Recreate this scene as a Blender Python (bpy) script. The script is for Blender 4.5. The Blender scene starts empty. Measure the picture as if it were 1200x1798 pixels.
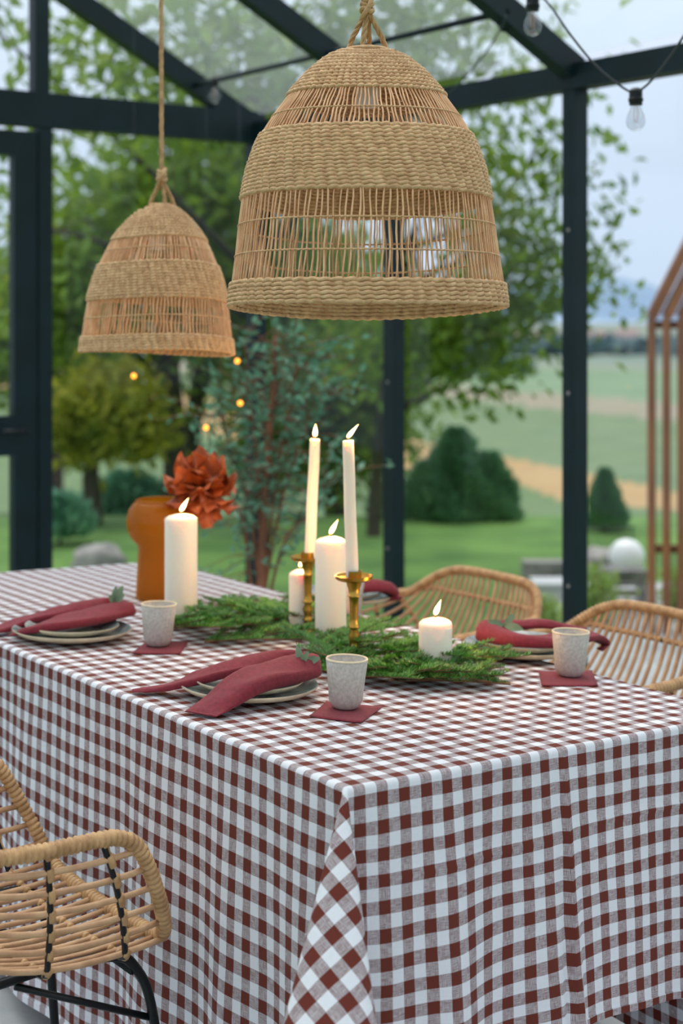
import bpy, math, random
import numpy as np
from mathutils import Vector, Matrix, noise
random.seed(7)
rnd = random.random
PI = math.pi
C = bpy.context.scene.collection
SC = bpy.context.scene

# ------------------------------------------------------------------ camera, world, light
CAMZ = 1.48; F = 2700.0; HZ = 545.0
cam = bpy.data.cameras.new('camera'); co = bpy.data.objects.new('camera', cam); C.objects.link(co)
co.location = (0, 0, CAMZ); co.rotation_euler = (PI/2, 0, 0)
cam.sensor_width = 36; cam.sensor_fit = 'AUTO'; cam.lens = F*36/1798
cam.shift_y = -(899-HZ)/1798
cam.clip_end = 20000; cam.clip_start = 0.02
cam.dof.use_dof = True; cam.dof.focus_distance = 2.66; cam.dof.aperture_fstop = 3.0
SC.camera = co
vs = SC.view_settings
vs.view_transform = 'Standard'; vs.look = 'None'; vs.gamma = 1; vs.use_curve_mapping = False
vs.exposure = 0.6
SC.cycles.max_bounces = 10; SC.cycles.transparent_max_bounces = 24
SC.cycles.use_denoising = True
SC.cycles.caustics_reflective = False; SC.cycles.caustics_refractive = False

w = bpy.data.worlds.new('overcast_sky'); SC.world = w; w.use_nodes = True
nt = w.node_tree; nt.nodes.clear()
def wn(t, **k):
    n = nt.nodes.new(t)
    for a, b in k.items(): setattr(n, a, b)
    return n
out = wn('ShaderNodeOutputWorld'); bg = wn('ShaderNodeBackground')
tc = wn('ShaderNodeTexCoord'); sep = wn('ShaderNodeSeparateXYZ')
ramp = wn('ShaderNodeValToRGB')
nt.links.new(tc.outputs['Generated'], sep.inputs[0]); nt.links.new(sep.outputs[2], ramp.inputs[0])
e = ramp.color_ramp.elements
e[0].position = 0.0; e[0].color = (.42, .50, .63, 1)
e[1].position = 1.0; e[1].color = (1.06, 1.04, 1.05, 1)
m_ = e.new(0.12); m_.color = (.47, .54, .66, 1)
m_ = e.new(0.3); m_.color = (.60, .66, .75, 1)
no = wn('ShaderNodeTexNoise'); no.inputs['Scale'].default_value = 3.0; no.inputs['Detail'].default_value = 4
mp = wn('ShaderNodeMapping'); mp.inputs['Scale'].default_value = (1, 1, 3.5)
nt.links.new(tc.outputs['Generated'], mp.inputs[0]); nt.links.new(mp.outputs[0], no.inputs[0])
r2 = wn('ShaderNodeMapRange'); r2.inputs[3].default_value = .93; r2.inputs[4].default_value = 1.12
nt.links.new(no.outputs[0], r2.inputs[0])
mul = wn('ShaderNodeVectorMath', operation='SCALE')
nt.links.new(ramp.outputs[0], mul.inputs[0]); nt.links.new(r2.outputs[0], mul.inputs['Scale'])
nt.links.new(mul.outputs[0], bg.inputs[0]); bg.inputs[1].default_value = 1.0
nt.links.new(bg.outputs[0], out.inputs[0])
sun = bpy.data.lights.new('sun', 'SUN'); sun.energy = 1.25; sun.angle = math.radians(50); sun.color = (1, .97, .95)
so = bpy.data.objects.new('sun', sun); C.objects.link(so); so.rotation_euler = (math.radians(-24), math.radians(-12), 0)

# ------------------------------------------------------------------ helpers
def new_mat(name):
    m = bpy.data.materials.new(name); m.use_nodes = True
    return m, m.node_tree, m.node_tree.nodes['Principled BSDF']
def L(c):  # srgb 0-255 -> linear
    return tuple(((v/255)/12.92 if v/255 < .04045 else ((v/255+.055)/1.055)**2.4) for v in c)
def mat(name, col, rough=.6, metal=0, col2=None, scale=20, bump=0, bscale=60, detail=3, coord='Object', stretch=None, **kw):
    m, t, b = new_mat(name)
    a = L(col) if max(col) > 1 else col
    b.inputs['Base Color'].default_value = (*a, 1); b.inputs['Roughness'].default_value = rough
    b.inputs['Metallic'].default_value = metal
    tcn = t.nodes.new('ShaderNodeTexCoord'); src = tcn.outputs[coord]
    if stretch:
        mpn = t.nodes.new('ShaderNodeMapping'); mpn.inputs['Scale'].default_value = stretch
        t.links.new(src, mpn.inputs[0]); src = mpn.outputs[0]
    if col2:
        c2 = L(col2) if max(col2) > 1 else col2
        n = t.nodes.new('ShaderNodeTexNoise'); n.inputs['Scale'].default_value = scale; n.inputs['Detail'].default_value = detail
        t.links.new(src, n.inputs[0])
        r = t.nodes.new('ShaderNodeValToRGB'); r.color_ramp.elements[0].position = .35; r.color_ramp.elements[1].position = .65
        r.color_ramp.elements[0].color = (*a, 1); r.color_ramp.elements[1].color = (*c2, 1)
        t.links.new(n.outputs[0], r.inputs[0]); t.links.new(r.outputs[0], b.inputs['Base Color'])
    if bump:
        n2 = t.nodes.new('ShaderNodeTexNoise'); n2.inputs['Scale'].default_value = bscale; n2.inputs['Detail'].default_value = 3
        t.links.new(src, n2.inputs[0])
        bp = t.nodes.new('ShaderNodeBump'); bp.inputs['Strength'].default_value = bump; bp.inputs['Distance'].default_value = .003
        t.links.new(n2.outputs[0], bp.inputs['Height']); t.links.new(bp.outputs[0], b.inputs['Normal'])
    for k, v in kw.items(): b.inputs[k.replace('_', ' ')].default_value = v
    return m
def leaf_mat(name, c1, c2, c3=None, trans=.35, rough=.55, scale=1.3):
    """leaf colour varied per leaf by the 'rnd' attribute and by branch with noise; some light passes through"""
    m, t, b = new_mat(name)
    at = t.nodes.new('ShaderNodeAttribute'); at.attribute_name = 'rnd'
    r = t.nodes.new('ShaderNodeValToRGB'); r.color_ramp.elements[0].color = (*L(c1), 1); r.color_ramp.elements[1].color = (*L(c2), 1)
    if c3: q = r.color_ramp.elements.new(.8); q.color = (*L(c2), 1); r.color_ramp.elements[2].color = (*L(c3), 1)
    n = t.nodes.new('ShaderNodeTexNoise'); n.inputs['Scale'].default_value = scale; n.inputs['Detail'].default_value = 2
    tcn = t.nodes.new('ShaderNodeTexCoord'); t.links.new(tcn.outputs['Object'], n.inputs[0])
    ma = t.nodes.new('ShaderNodeMath'); ma.operation = 'MULTIPLY_ADD'; ma.inputs[1].default_value = .5
    mr = t.nodes.new('ShaderNodeMapRange'); mr.inputs[1].default_value = .3; mr.inputs[2].default_value = .7; mr.inputs[4].default_value = .5
    t.links.new(n.outputs[0], mr.inputs[0]); t.links.new(at.outputs['Fac'], ma.inputs[0]); t.links.new(mr.outputs[0], ma.inputs[2])
    t.links.new(ma.outputs[0], r.inputs[0]); t.links.new(r.outputs[0], b.inputs['Base Color'])
    b.inputs['Roughness'].default_value = rough
    tr = t.nodes.new('ShaderNodeBsdfTranslucent'); t.links.new(r.outputs[0], tr.inputs[0])
    mx = t.nodes.new('ShaderNodeMixShader'); mx.inputs[0].default_value = trans
    t.links.new(b.outputs[0], mx.inputs[1]); t.links.new(tr.outputs[0], mx.inputs[2])
    t.links.new(mx.outputs[0], t.nodes['Material Output'].inputs[0])
    return m
def glass_mat(name, tint=(1, 1, 1), refl=.010, haze=0.0, hazecol=(.8, .85, .85)):
    m, t, b = new_mat(name); t.nodes.remove(b)
    tr = t.nodes.new('ShaderNodeBsdfTransparent'); tr.inputs[0].default_value = (*tint, 1)
    gl = t.nodes.new('ShaderNodeBsdfGlossy'); gl.inputs['Roughness'].default_value = .02
    lw = t.nodes.new('ShaderNodeLayerWeight'); lw.inputs[0].default_value = .5
    pw_ = t.nodes.new('ShaderNodeMath'); pw_.operation = 'POWER'; pw_.inputs[1].default_value = 5; t.links.new(lw.outputs['Facing'], pw_.inputs[0])
    fr = t.nodes.new('ShaderNodeMath'); fr.operation = 'MULTIPLY_ADD'; fr.inputs[1].default_value = .6; fr.inputs[2].default_value = refl; t.links.new(pw_.outputs[0], fr.inputs[0])
    mx = t.nodes.new('ShaderNodeMixShader')
    t.links.new(fr.outputs[0], mx.inputs[0]); t.links.new(tr.outputs[0], mx.inputs[1]); t.links.new(gl.outputs[0], mx.inputs[2])
    o = mx.outputs[0]
    if haze:
        df = t.nodes.new('ShaderNodeBsdfTranslucent'); df.inputs[0].default_value = (*hazecol, 1)
        m2 = t.nodes.new('ShaderNodeMixShader')
        n = t.nodes.new('ShaderNodeTexNoise'); n.inputs['Scale'].default_value = 3
        mr = t.nodes.new('ShaderNodeMapRange'); mr.inputs[3].default_value = haze*.6; mr.inputs[4].default_value = haze*1.4
        tcn = t.nodes.new('ShaderNodeTexCoord'); t.links.new(tcn.outputs['Object'], n.inputs[0])
        t.links.new(n.outputs[0], mr.inputs[0]); t.links.new(mr.outputs[0], m2.inputs[0])
        t.links.new(o, m2.inputs[1]); t.links.new(df.outputs[0], m2.inputs[2]); o = m2.outputs[0]
    t.links.new(o, t.nodes['Material Output'].inputs[0])
    return m

class MB:
    """collects geometry that becomes one mesh"""
    def __init__(s): s.v = []; s.f = []; s.r = []
    def add(s, vs_, fs, r=None):
        o = len(s.v); s.v += [tuple(p) for p in vs_]; s.f += [tuple(i+o for i in f) for f in fs]
        s.r += [rnd() if r is None else r]*len(fs)
    def box(s, c, sx, sy, sz, ax=None):
        """box around c with half sizes along the axes ax (3 vectors)"""
        ax = ax or (Vector((1, 0, 0)), Vector((0, 1, 0)), Vector((0, 0, 1)))
        c = Vector(c); p = []
        for k in (-1, 1):
            for j in (-1, 1):
                for i in (-1, 1): p.append(c+ax[0]*(i*sx)+ax[1]*(j*sy)+ax[2]*(k*sz))
        s.add(p, [(0, 2, 3, 1), (4, 5, 7, 6), (0, 1, 5, 4), (2, 6, 7, 3), (0, 4, 6, 2), (1, 3, 7, 5)])
    def bar(s, a, b, w_, h_, up=Vector((0, 0, 1))):
        a = Vector(a); b = Vector(b); d = (b-a); l = d.length; d.normalize()
        x = d.cross(up).normalized(); u = x.cross(d).normalized()
        s.box((a+b)/2, l/2, w_/2, h_/2, (d, x, u))
    def tube(s, pts, rad, n=8, close=False, cap=True):
        pts = [Vector(p) for p in pts]; N = len(pts)
        if not hasattr(rad, '__len__'): rad = [rad]*N
        vs_ = []; fs = []
        t0 = (pts[1]-pts[0]).normalized()
        ref = Vector((0, 0, 1)) if abs(t0.z) < .9 else Vector((1, 0, 0))
        x = t0.cross(ref).normalized()
        for i, p in enumerate(pts):
            if close: t = pts[(i+1) % N]-pts[i-1]
            else: t = pts[min(i+1, N-1)]-pts[max(i-1, 0)]
            t.normalize()
            x = (x-t*x.dot(t))
            x = x.normalized() if x.length > 1e-6 else t.orthogonal().normalized()
            y = t.cross(x)
            for k in range(n):
                a = 2*PI*k/n; vs_.append(p+(x*math.cos(a)+y*math.sin(a))*rad[i])
        for i in range(N if close else N-1):
            j = (i+1) % N
            for k in range(n):
                k2 = (k+1) % n; fs.append((i*n+k, i*n+k2, j*n+k2, j*n+k))
        if cap and not close:
            fs.append(tuple(range(n-1, -1, -1))); fs.append(tuple((N-1)*n+k for k in range(n)))
        s.add(vs_, fs)
    def lathe(s, prof, n=32, c=(0, 0, 0), mat_=None, closed=True):
        vs_ = []; fs = []
        for r, z in prof:
            for k in range(n):
                a = 2*PI*k/n; p = Vector((r*math.cos(a), r*math.sin(a), z))
                if mat_ is not None: p = mat_ @ p
                vs_.append(p+Vector(c))
        N = len(prof)
        for i in range(N-1):
            for k in range(n):
                k2 = (k+1) % n; fs.append((i*n+k, i*n+k2, (i+1)*n+k2, (i+1)*n+k))
        if closed:
            if prof[0][0] > 1e-5: fs.append(tuple(range(n-1, -1, -1)))
            if prof[-1][0] > 1e-5: fs.append(tuple((N-1)*n+k for k in range(n)))
        s.add(vs_, fs)
    def build(s, name, m, parent=None, smooth=True, loc=None, attr=False, sharp=None):
        me = bpy.data.meshes.new(name); me.from_pydata(s.v, [], s.f)
        if attr:
            a = me.attributes.new('rnd', 'FLOAT', 'FACE'); a.data.foreach_set('value', s.r)
        if smooth: me.polygons.foreach_set('use_smooth', [True]*len(me.polygons))
        if smooth and sharp: me.set_sharp_from_angle(angle=math.radians(sharp))
        me.materials.append(m); me.update()
        return link(name, me, parent, loc)
def link(name, me, parent=None, loc=None):
    o = bpy.data.objects.new(name, me); C.objects.link(o)
    if parent is not None: o.parent = parent
    if loc is not None: o.location = loc
    return o
def tag(o, label=None, cat=None, group=None, kind=None):
    for k, v in (('label', label), ('category', cat), ('group', group), ('kind', kind)):
        if v: o[k] = v
    return o
def empty(name, label, cat, loc=(0, 0, 0), group=None, M=None):
    o = bpy.data.objects.new(name, None); C.objects.link(o); o.empty_display_size = .05
    if M is not None: o.matrix_world = M
    else: o.location = loc
    return tag(o, label, cat, group)
def copy_tree(o, parent=None):
    c = o.copy(); C.objects.link(c)
    if parent is not None: c.parent = parent
    for ch in [q for q in bpy.data.objects if q.parent == o]: copy_tree(ch, c)
    return c
def bez(p0, p1, p2, p3, n):
    P = []
    for i in range(n+1):
        t = i/n; u = 1-t; P.append(p0*u**3+p1*3*u*u*t+p2*3*u*t*t+p3*t**3)
    return P
def smooth_path(pts, n=8):
    """Catmull-Rom through the points"""
    P = [Vector(p) for p in pts]; P = [P[0]*2-P[1]]+P+[P[-1]*2-P[-2]]; o = []
    for i in range(1, len(P)-2):
        for k in range(n):
            t = k/n; a, b, c, d = P[i-1], P[i], P[i+1], P[i+2]
            o.append(.5*((2*b)+(c-a)*t+(2*a-5*b+4*c-d)*t*t+(3*b-a-3*c+d)*t**3))
    o.append(P[-2]); return o
def at(px, py, d):    # the point seen at that pixel at depth d
    return Vector(((px-600)/F*d, d, CAMZ-(py-HZ)/F*d))
def on_z(px, py, z):  # the point seen at that pixel at height z
    return at(px, py, (CAMZ-z)*F/(py-HZ))

# ------------------------------------------------------------------ materials
M_frame = mat('dark_teal_painted_metal', (3, 26, 31), rough=.5, col2=(5, 33, 39), scale=8, Specular_IOR_Level=.3)
M_glass = glass_mat('wall_glass', (.97, .99, .985))
M_roofglass = glass_mat('misty_roof_glass', (.95, .98, .97), haze=.07, hazecol=(.78, .86, .86))
M_floor = mat('pale_stone', (190, 192, 192), rough=.7, col2=(160, 164, 166), scale=6, bump=.3)
M_grass = mat('grass', (68, 106, 44), rough=.95, col2=(98, 136, 60), scale=1.6, detail=8, bump=1, bscale=30)
M_rattan = mat('rattan_rod', (176, 134, 98), rough=.5, col2=(206, 166, 126), scale=22, bump=.3, bscale=180)
M_wrap = mat('wrapped_rattan', (164, 124, 82), rough=.5, col2=(200, 160, 112), scale=40, bump=.3, bscale=250)
M_black = mat('black_metal', (8, 15, 19), rough=.42, Specular_IOR_Level=.35)
M_sea = mat('seagrass_braid', (194, 152, 110), rough=.75, col2=(222, 184, 140), scale=75, bump=.5, bscale=300)
M_sea2 = mat('seagrass_stick', (208, 156, 112), rough=.6, col2=(234, 188, 144), scale=30)
M_rope = mat('jute_rope', (176, 138, 96), rough=.85, col2=(206, 170, 126), scale=60, bump=.6, bscale=400)
M_brass = mat('brass', (190, 150, 70), rough=.33, metal=1, col2=(170, 128, 52), scale=10)
M_stone = mat('speckled_stoneware', (196, 188, 178), rough=.4, col2=(176, 168, 158), scale=160, bump=.4, bscale=90)
M_cream = mat('cream_glaze', (222, 204, 170), rough=.3, col2=(206, 190, 158), scale=60)
M_greyglaze = mat('grey_reactive_glaze', (176, 182, 180), rough=.25, col2=(92, 104, 108), scale=26)
M_wood = mat('brown_wood', (92, 66, 46), rough=.6, col2=(66, 46, 32), scale=5, stretch=(1, 1, 8))
M_larch = mat('larch_batten', (152, 96, 58), rough=.7, col2=(124, 74, 44), scale=4, stretch=(3, 3, .6))
M_bark = mat('dark_bark', (62, 52, 42), rough=.9, col2=(40, 36, 32), scale=9, bump=1, bscale=20)
M_barkwarm = mat('reddish_bark', (150, 98, 72), rough=.9, col2=(110, 76, 58), scale=14, bump=.6, bscale=40)
M_rock = mat('grey_rock', (160, 156, 152), rough=.9, col2=(120, 118, 116), scale=8, bump=1, bscale=14)
M_wax = mat('ivory_wax', (246, 236, 220), rough=.42)
bw = M_wax.node_tree.nodes['Principled BSDF']
bw.inputs['Subsurface Weight'].default_value = .8; bw.inputs['Subsurface Radius'].default_value = (1, .55, .3); bw.inputs['Subsurface Scale'].default_value = .02
M_wick = mat('burnt_wick', (30, 22, 18), rough=.9)
def flame_mat():
    m, t, b = new_mat('candle_flame'); t.nodes.remove(b)
    em = t.nodes.new('ShaderNodeEmission'); tcn = t.nodes.new('ShaderNodeTexCoord'); sp = t.nodes.new('ShaderNodeSeparateXYZ')
    r = t.nodes.new('ShaderNodeValToRGB'); t.links.new(tcn.outputs['Generated'], sp.inputs[0]); t.links.new(sp.outputs[2], r.inputs[0])
    r.color_ramp.elements[0].color = (1, .35, .08, 1); r.color_ramp.elements[0].position = .02
    r.color_ramp.elements[1].color = (1, .55, .16, 1); q = r.color_ramp.elements.new(.35); q.color = (1, .72, .36, 1)
    t.links.new(r.outputs[0], em.inputs[0]); em.inputs[1].default_value = 9
    t.links.new(em.outputs[0], t.nodes['Material Output'].inputs[0]); return m
M_flame = flame_mat()
M_napkin = mat('burgundy_linen', (114, 22, 36), rough=.85, col2=(130, 30, 46), scale=120, bump=.5, bscale=700)
M_napkin.node_tree.nodes['Principled BSDF'].inputs['Sheen Weight'].default_value = .08
def amber():
    m, t, b = new_mat('amber_glass'); b.inputs['Base Color'].default_value = (*L((190, 128, 40)), 1); b.inputs['Roughness'].default_value = .12
    tr = t.nodes.new('ShaderNodeBsdfTransparent'); tr.inputs[0].default_value = (.90, .68, .26, 1)
    tl = t.nodes.new('ShaderNodeBsdfTranslucent'); tl.inputs[0].default_value = (*L((216, 156, 56)), 1)
    a = t.nodes.new('ShaderNodeMixShader'); a.inputs[0].default_value = .45; t.links.new(b.outputs[0], a.inputs[1]); t.links.new(tl.outputs[0], a.inputs[2])
    c = t.nodes.new('ShaderNodeMixShader'); c.inputs[0].default_value = .48; t.links.new(a.outputs[0], c.inputs[1]); t.links.new(tr.outputs[0], c.inputs[2])
    t.links.new(c.outputs[0], t.nodes['Material Output'].inputs[0]); return m
M_amber = amber()
M_petal = leaf_mat('copper_petal', (112, 50, 24), (200, 104, 56), (236, 180, 146), trans=.2, rough=.45, scale=30)
M_fir = leaf_mat('fir_needles', (34, 84, 40), (86, 144, 52), (146, 186, 80), trans=.2, scale=11)
M_leafA = leaf_mat('green_leaves', (66, 104, 34), (138, 166, 52), (208, 204, 84), trans=.55, scale=.55)
M_leafB = leaf_mat('yellow_green_leaves', (104, 126, 44), (184, 180, 54), (220, 206, 70), trans=.45, scale=1.5)
M_leafC = leaf_mat('blue_green_leaves', (66, 122, 96), (126, 178, 146), (190, 222, 196), trans=.25, scale=3)
M_leafD = leaf_mat('dark_conifer_leaves', (66, 112, 82), (120, 166, 122), (150, 186, 134), trans=.15, scale=1.5)
M_leafE = leaf_mat('lime_leaves', (128, 160, 72), (184, 206, 120), (208, 222, 150), trans=.4, scale=4)
M_leafF = leaf_mat('hazy_green_leaves', (74, 108, 48), (142, 166, 76), (200, 204, 112), trans=.55, scale=.5)
M_cord = mat('black_cable', (40, 52, 64), rough=.5)
M_bulb = glass_mat('bulb_glass', (.88, .89, .9), refl=.14)
M_white = mat('white_plastic_globe', (236, 238, 240), rough=.3)
M_grey = mat('weathered_grey_wood', (150, 148, 146), rough=.8, col2=(120, 118, 118), scale=10)
M_hemmat = None

# gingham: two sets of yarn-dyed stripes in cloth coordinates (UV in metres)
PA, PB = .0412, .0432
def gingham():
    m, t, b = new_mat('brown_white_gingham_linen'); N = t.nodes; K = t.links
    def nd(ty, **k):
        n = N.new(ty)
        for a, v in k.items(): setattr(n, a, v)
        return n
    def math_(op, a, b_=None, c_=None):
        n = nd('ShaderNodeMath', operation=op)
        for i, x in enumerate((a, b_, c_)):
            if x is None: continue
            if isinstance(x, (int, float)): n.inputs[i].default_value = x
            else: K.new(x, n.inputs[i])
        return n.outputs[0]
    uv = nd('ShaderNodeUVMap'); uv.uv_map = 'UVMap'
    wob = nd('ShaderNodeTexNoise'); wob.inputs['Scale'].default_value = 7; K.new(uv.outputs[0], wob.inputs[0])
    sp = nd('ShaderNodeSeparateXYZ'); K.new(uv.outputs[0], sp.inputs[0])
    spw = nd('ShaderNodeSeparateColor'); K.new(wob.outputs['Color'], spw.inputs[0])
    S = math_('ADD', sp.outputs[0], math_('MULTIPLY', math_('SUBTRACT', spw.outputs[0], .5), .008))
    T = math_('ADD', sp.outputs[1], math_('MULTIPLY', math_('SUBTRACT', spw.outputs[1], .5), .008))
    def stripe(x, p, ph):   # 1 on brown stripes, centre at ph periods
        fr = math_('FRACT', math_('ADD', math_('DIVIDE', x, p), 10.25-ph))
        a = math_('SUBTRACT', .25, math_('ABSOLUTE', math_('SUBTRACT', fr, .25)))
        # a>0 inside (0,.5)
        mr = nd('ShaderNodeMapRange'); mr.inputs[1].default_value = -.012; mr.inputs[2].default_value = .012; K.new(a, mr.inputs[0])
        return mr.outputs[0]
    bs = stripe(S, PA, .27); bt = stripe(T, PB, .48)
    def threads(sc):
        mpn = nd('ShaderNodeMapping'); mpn.inputs['Scale'].default_value = sc; K.new(uv.outputs[0], mpn.inputs[0])
        n = nd('ShaderNodeTexNoise'); n.inputs['Scale'].default_value = 1; n.inputs['Detail'].default_value = 1; K.new(mpn.outputs[0], n.inputs[0])
        return n.outputs[0]
    th1 = threads((1300, 60, 1)); th2 = threads((60, 1300, 1))
    # which of the two yarns lies on top
    fac = nd('ShaderNodeMapRange'); fac.inputs[1].default_value = -.10; fac.inputs[2].default_value = .10
    K.new(math_('SUBTRACT', th1, th2), fac.inputs[0])
    mixv = nd('ShaderNodeMix'); K.new(fac.outputs[0], mixv.inputs[0]); K.new(bs, mixv.inputs[2]); K.new(bt, mixv.inputs[3])
    soft = math_('MULTIPLY_ADD', mixv.outputs[0], .36, math_('MULTIPLY', math_('ADD', bs, bt), .32))
    cr = nd('ShaderNodeMix', data_type='RGBA'); K.new(math_('POWER', soft, .72), cr.inputs[0])
    cr.inputs[6].default_value = (*L((233, 236, 242)), 1); cr.inputs[7].default_value = (*L((106, 42, 28)), 1)
    v2 = nd('ShaderNodeMix', data_type='RGBA', blend_type='MULTIPLY'); v2.inputs[0].default_value = 1
    K.new(cr.outputs[2], v2.inputs[6])
    gr = nd('ShaderNodeMapRange'); gr.inputs[3].default_value = .86; gr.inputs[4].default_value = 1.1
    K.new(math_('MULTIPLY', math_('ADD', th1, th2), .5), gr.inputs[0]); K.new(gr.outputs[0], v2.inputs[7])
    K.new(v2.outputs[2], b.inputs['Base Color']); b.inputs['Roughness'].default_value = .9
    bp = nd('ShaderNodeBump'); bp.inputs['Strength'].default_value = .35; bp.inputs['Distance'].default_value = .0006
    K.new(math_('ADD', th1, th2), bp.inputs['Height'])
    big = nd('ShaderNodeTexNoise'); big.inputs['Scale'].default_value = 11; big.inputs['Detail'].default_value = 3; K.new(uv.outputs[0], big.inputs[0])
    bp2 = nd('ShaderNodeBump'); bp2.inputs['Strength'].default_value = .5; bp2.inputs['Distance'].default_value = .006
    K.new(big.outputs[0], bp2.inputs['Height']); K.new(bp.outputs[0], bp2.inputs['Normal']); K.new(bp2.outputs[0], b.inputs['Normal'])
    tr = nd('ShaderNodeBsdfTranslucent'); K.new(v2.outputs[2], tr.inputs[0])
    mx = nd('ShaderNodeMixShader'); mx.inputs[0].default_value = .12
    K.new(b.outputs[0], mx.inputs[1]); K.new(tr.outputs[0], mx.inputs[2]); K.new(mx.outputs[0], N['Material Output'].inputs[0])
    return m
M_cloth = gingham()

# ------------------------------------------------------------------ greenhouse (the setting)
D1 = 5.2
P1 = Vector((.1519*D1, D1, 0)); P0 = Vector((-.0556*1.314*D1, 1.314*D1, 0))
Ar = (P0-P1).normalized(); Br = Vector((Ar.y, -Ar.x, 0))      # Ar along the right wall away from the camera, Br across to the right
BAY = (P0-P1).length/2
ZE = 2.31; SL = .53; WID = 3.8; NB = 6
Z = Vector((0, 0, 1))
def G(a, q, z): return P0-Ar*a-Br*q+Z*z                        # a: metres from the corner towards the camera, q: from the right wall
def gbar(mb, a, b, w_, h_, up=Z): mb.bar(G(*a), G(*b), w_, h_, up)
GROUND = -.5
LEN = NB*BAY
# floor slabs
fl = MB(); fl.box(G(LEN/2, WID/2, -.29), LEN/2+.05, WID/2+.05, .21, (Ar, Br, Z)); floor = fl.build('floor', M_floor, smooth=False); tag(floor, kind='structure')
slab = MB(); slab.box((0, 0, 0), BAY/2*.994, WID/10*.992, .04, (Ar, Br, Z)); slabme = None
for i in range(NB):
    for j in range(5):
        p = G((i+.5)*BAY, (j+.5)*WID/5, -.04-.0005*((i*7+j*3) % 3))
        if slabme is None: o = slab.build('paving_slab', M_floor, floor, False, p); slabme = o.data
        else: link('paving_slab', slabme, floor, p)
def wall(name, mb): o = mb.build(name, M_frame, smooth=False); tag(o, kind='structure'); return o
pw = .06
# right wall
mb = MB(); gbar(mb, (0, 0, .04), (LEN, 0, .04), .06, .08); wr = wall('wall_right', mb)
for i in range(NB+1):
    m_ = MB(); gbar(m_, (i*BAY, 0, .08), (i*BAY, 0, ZE-.085), pw, pw, Ar); m_.build('post', M_frame, wr, False)
    for zz in (.55, 1.2, 1.75) if i in (1, 2) else ():
        b_ = MB(); b_.lathe([(0, .004), (.006, .003), (.007, 0)], 10, closed=False); bo = b_.build('bolt', M_grey, wr, True)
        bo.matrix_world = Matrix.Translation(G(i*BAY, pw/2+.0005, zz)) @ (-Br).to_track_quat('Z', 'Y').to_matrix().to_4x4()
m_ = MB(); gbar(m_, (-.03, 0, ZE-.0425), (LEN, 0, ZE-.0425), .07, .085); m_.build('eaves_beam', M_frame, wr, False)
m_ = MB(); gbar(m_, (-.03, -.045, ZE-.005), (LEN, -.045, ZE-.005), .05, .02); m_.build('gutter', M_frame, wr, False)
for i in range(NB):
    m_ = MB(); m_.box(G((i+.5)*BAY, -.012, (ZE)/2), BAY/2-.028, .002, ZE/2-.085, (Ar, Br, Z)); m_.build('pane', M_glass, wr, False)
# left side wall
mb = MB(); gbar(mb, (0, WID, .04), (LEN, WID, .04), .06, .08); wl = wall('wall_left', mb)
for i in range(1, NB+1):
    m_ = MB(); gbar(m_, (i*BAY, WID, .08), (i*BAY, WID, ZE-.085), pw, pw, Ar); m_.build('post', M_frame, wl, False)
m_ = MB(); gbar(m_, (-.03, WID, ZE-.0425), (LEN, WID, ZE-.0425), .07, .085); m_.build('eaves_beam', M_frame, wl, False)
for i in range(NB):
    m_ = MB(); m_.box(G((i+.5)*BAY, WID+.012, ZE/2), BAY/2-.028, .002, ZE/2-.085, (Ar, Br, Z)); m_.build('pane', M_glass, wl, False)
# far gable wall (left in the picture)
def solve_q(px):   # distance along the far gable that shows at that pixel column
    k = (px-600)/F; p = G(0, 0, 0); return (p.x-k*p.y)/(Br.x-k*Br.y)
q1 = solve_q(75); 
mb = MB(); gbar(mb, (0, 0, .04), (0, q1, .04), .06, .08); wf = wall('wall_far', mb)
for q in (0, q1, WID/2+.95, WID):
    m_ = MB(); gbar(m_, (0, q, .0), (0, q, 2.22), .07 if q == 0 else pw, .07 if q == 0 else pw, Ar); m_.build('post', M_frame, wf, False)
m_ = MB(); gbar(m_, (0, -.03, 2.29), (0, WID+.03, 2.29), .07, .14); m_.build('tie_beam', M_frame, wf, False)
q2 = solve_q(69)
for q in (q2, WID/2, WID-q2):
    zt = ZE+SL*min(q, WID-q)
    m_ = MB(); gbar(m_, (0, q, 2.36), (0, q, zt-.04), pw*1.1, pw, Ar); m_.build('king_post', M_frame, wf, False)
for a, b in ((0, q1),):
    m_ = MB(); m_.box(G(-.012, (a+b)/2, 1.14), .002, (b-a)/2-.03, 1.07, (Ar, Br, Z)); m_.build('pane', M_glass, wf, False)
gp = [G(-.012, .05, 2.36), G(-.012, WID/2, 2.36), G(-.012, WID/2, ZE+SL*WID/2-.05), ]
m_ = MB(); m_.add(gp+[p+Ar*.003 for p in gp], [(0, 1, 2), (3, 5, 4), (0, 3, 4, 1), (1, 4, 5, 2), (2, 5, 3, 0)]); m_.build('gable_pane', M_glass, wf, False)
gp = [G(-.012, WID-.05, 2.36), G(-.012, WID/2, 2.36), G(-.012, WID/2, ZE+SL*WID/2-.05), ]
m_ = MB(); m_.add(gp+[p+Ar*.003 for p in gp], [(2, 1, 0), (3, 4, 5), (0, 1, 4, 3), (1, 2, 5, 4), (2, 0, 3, 5)]); m_.build('gable_pane', M_glass, wf, False)
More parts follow.
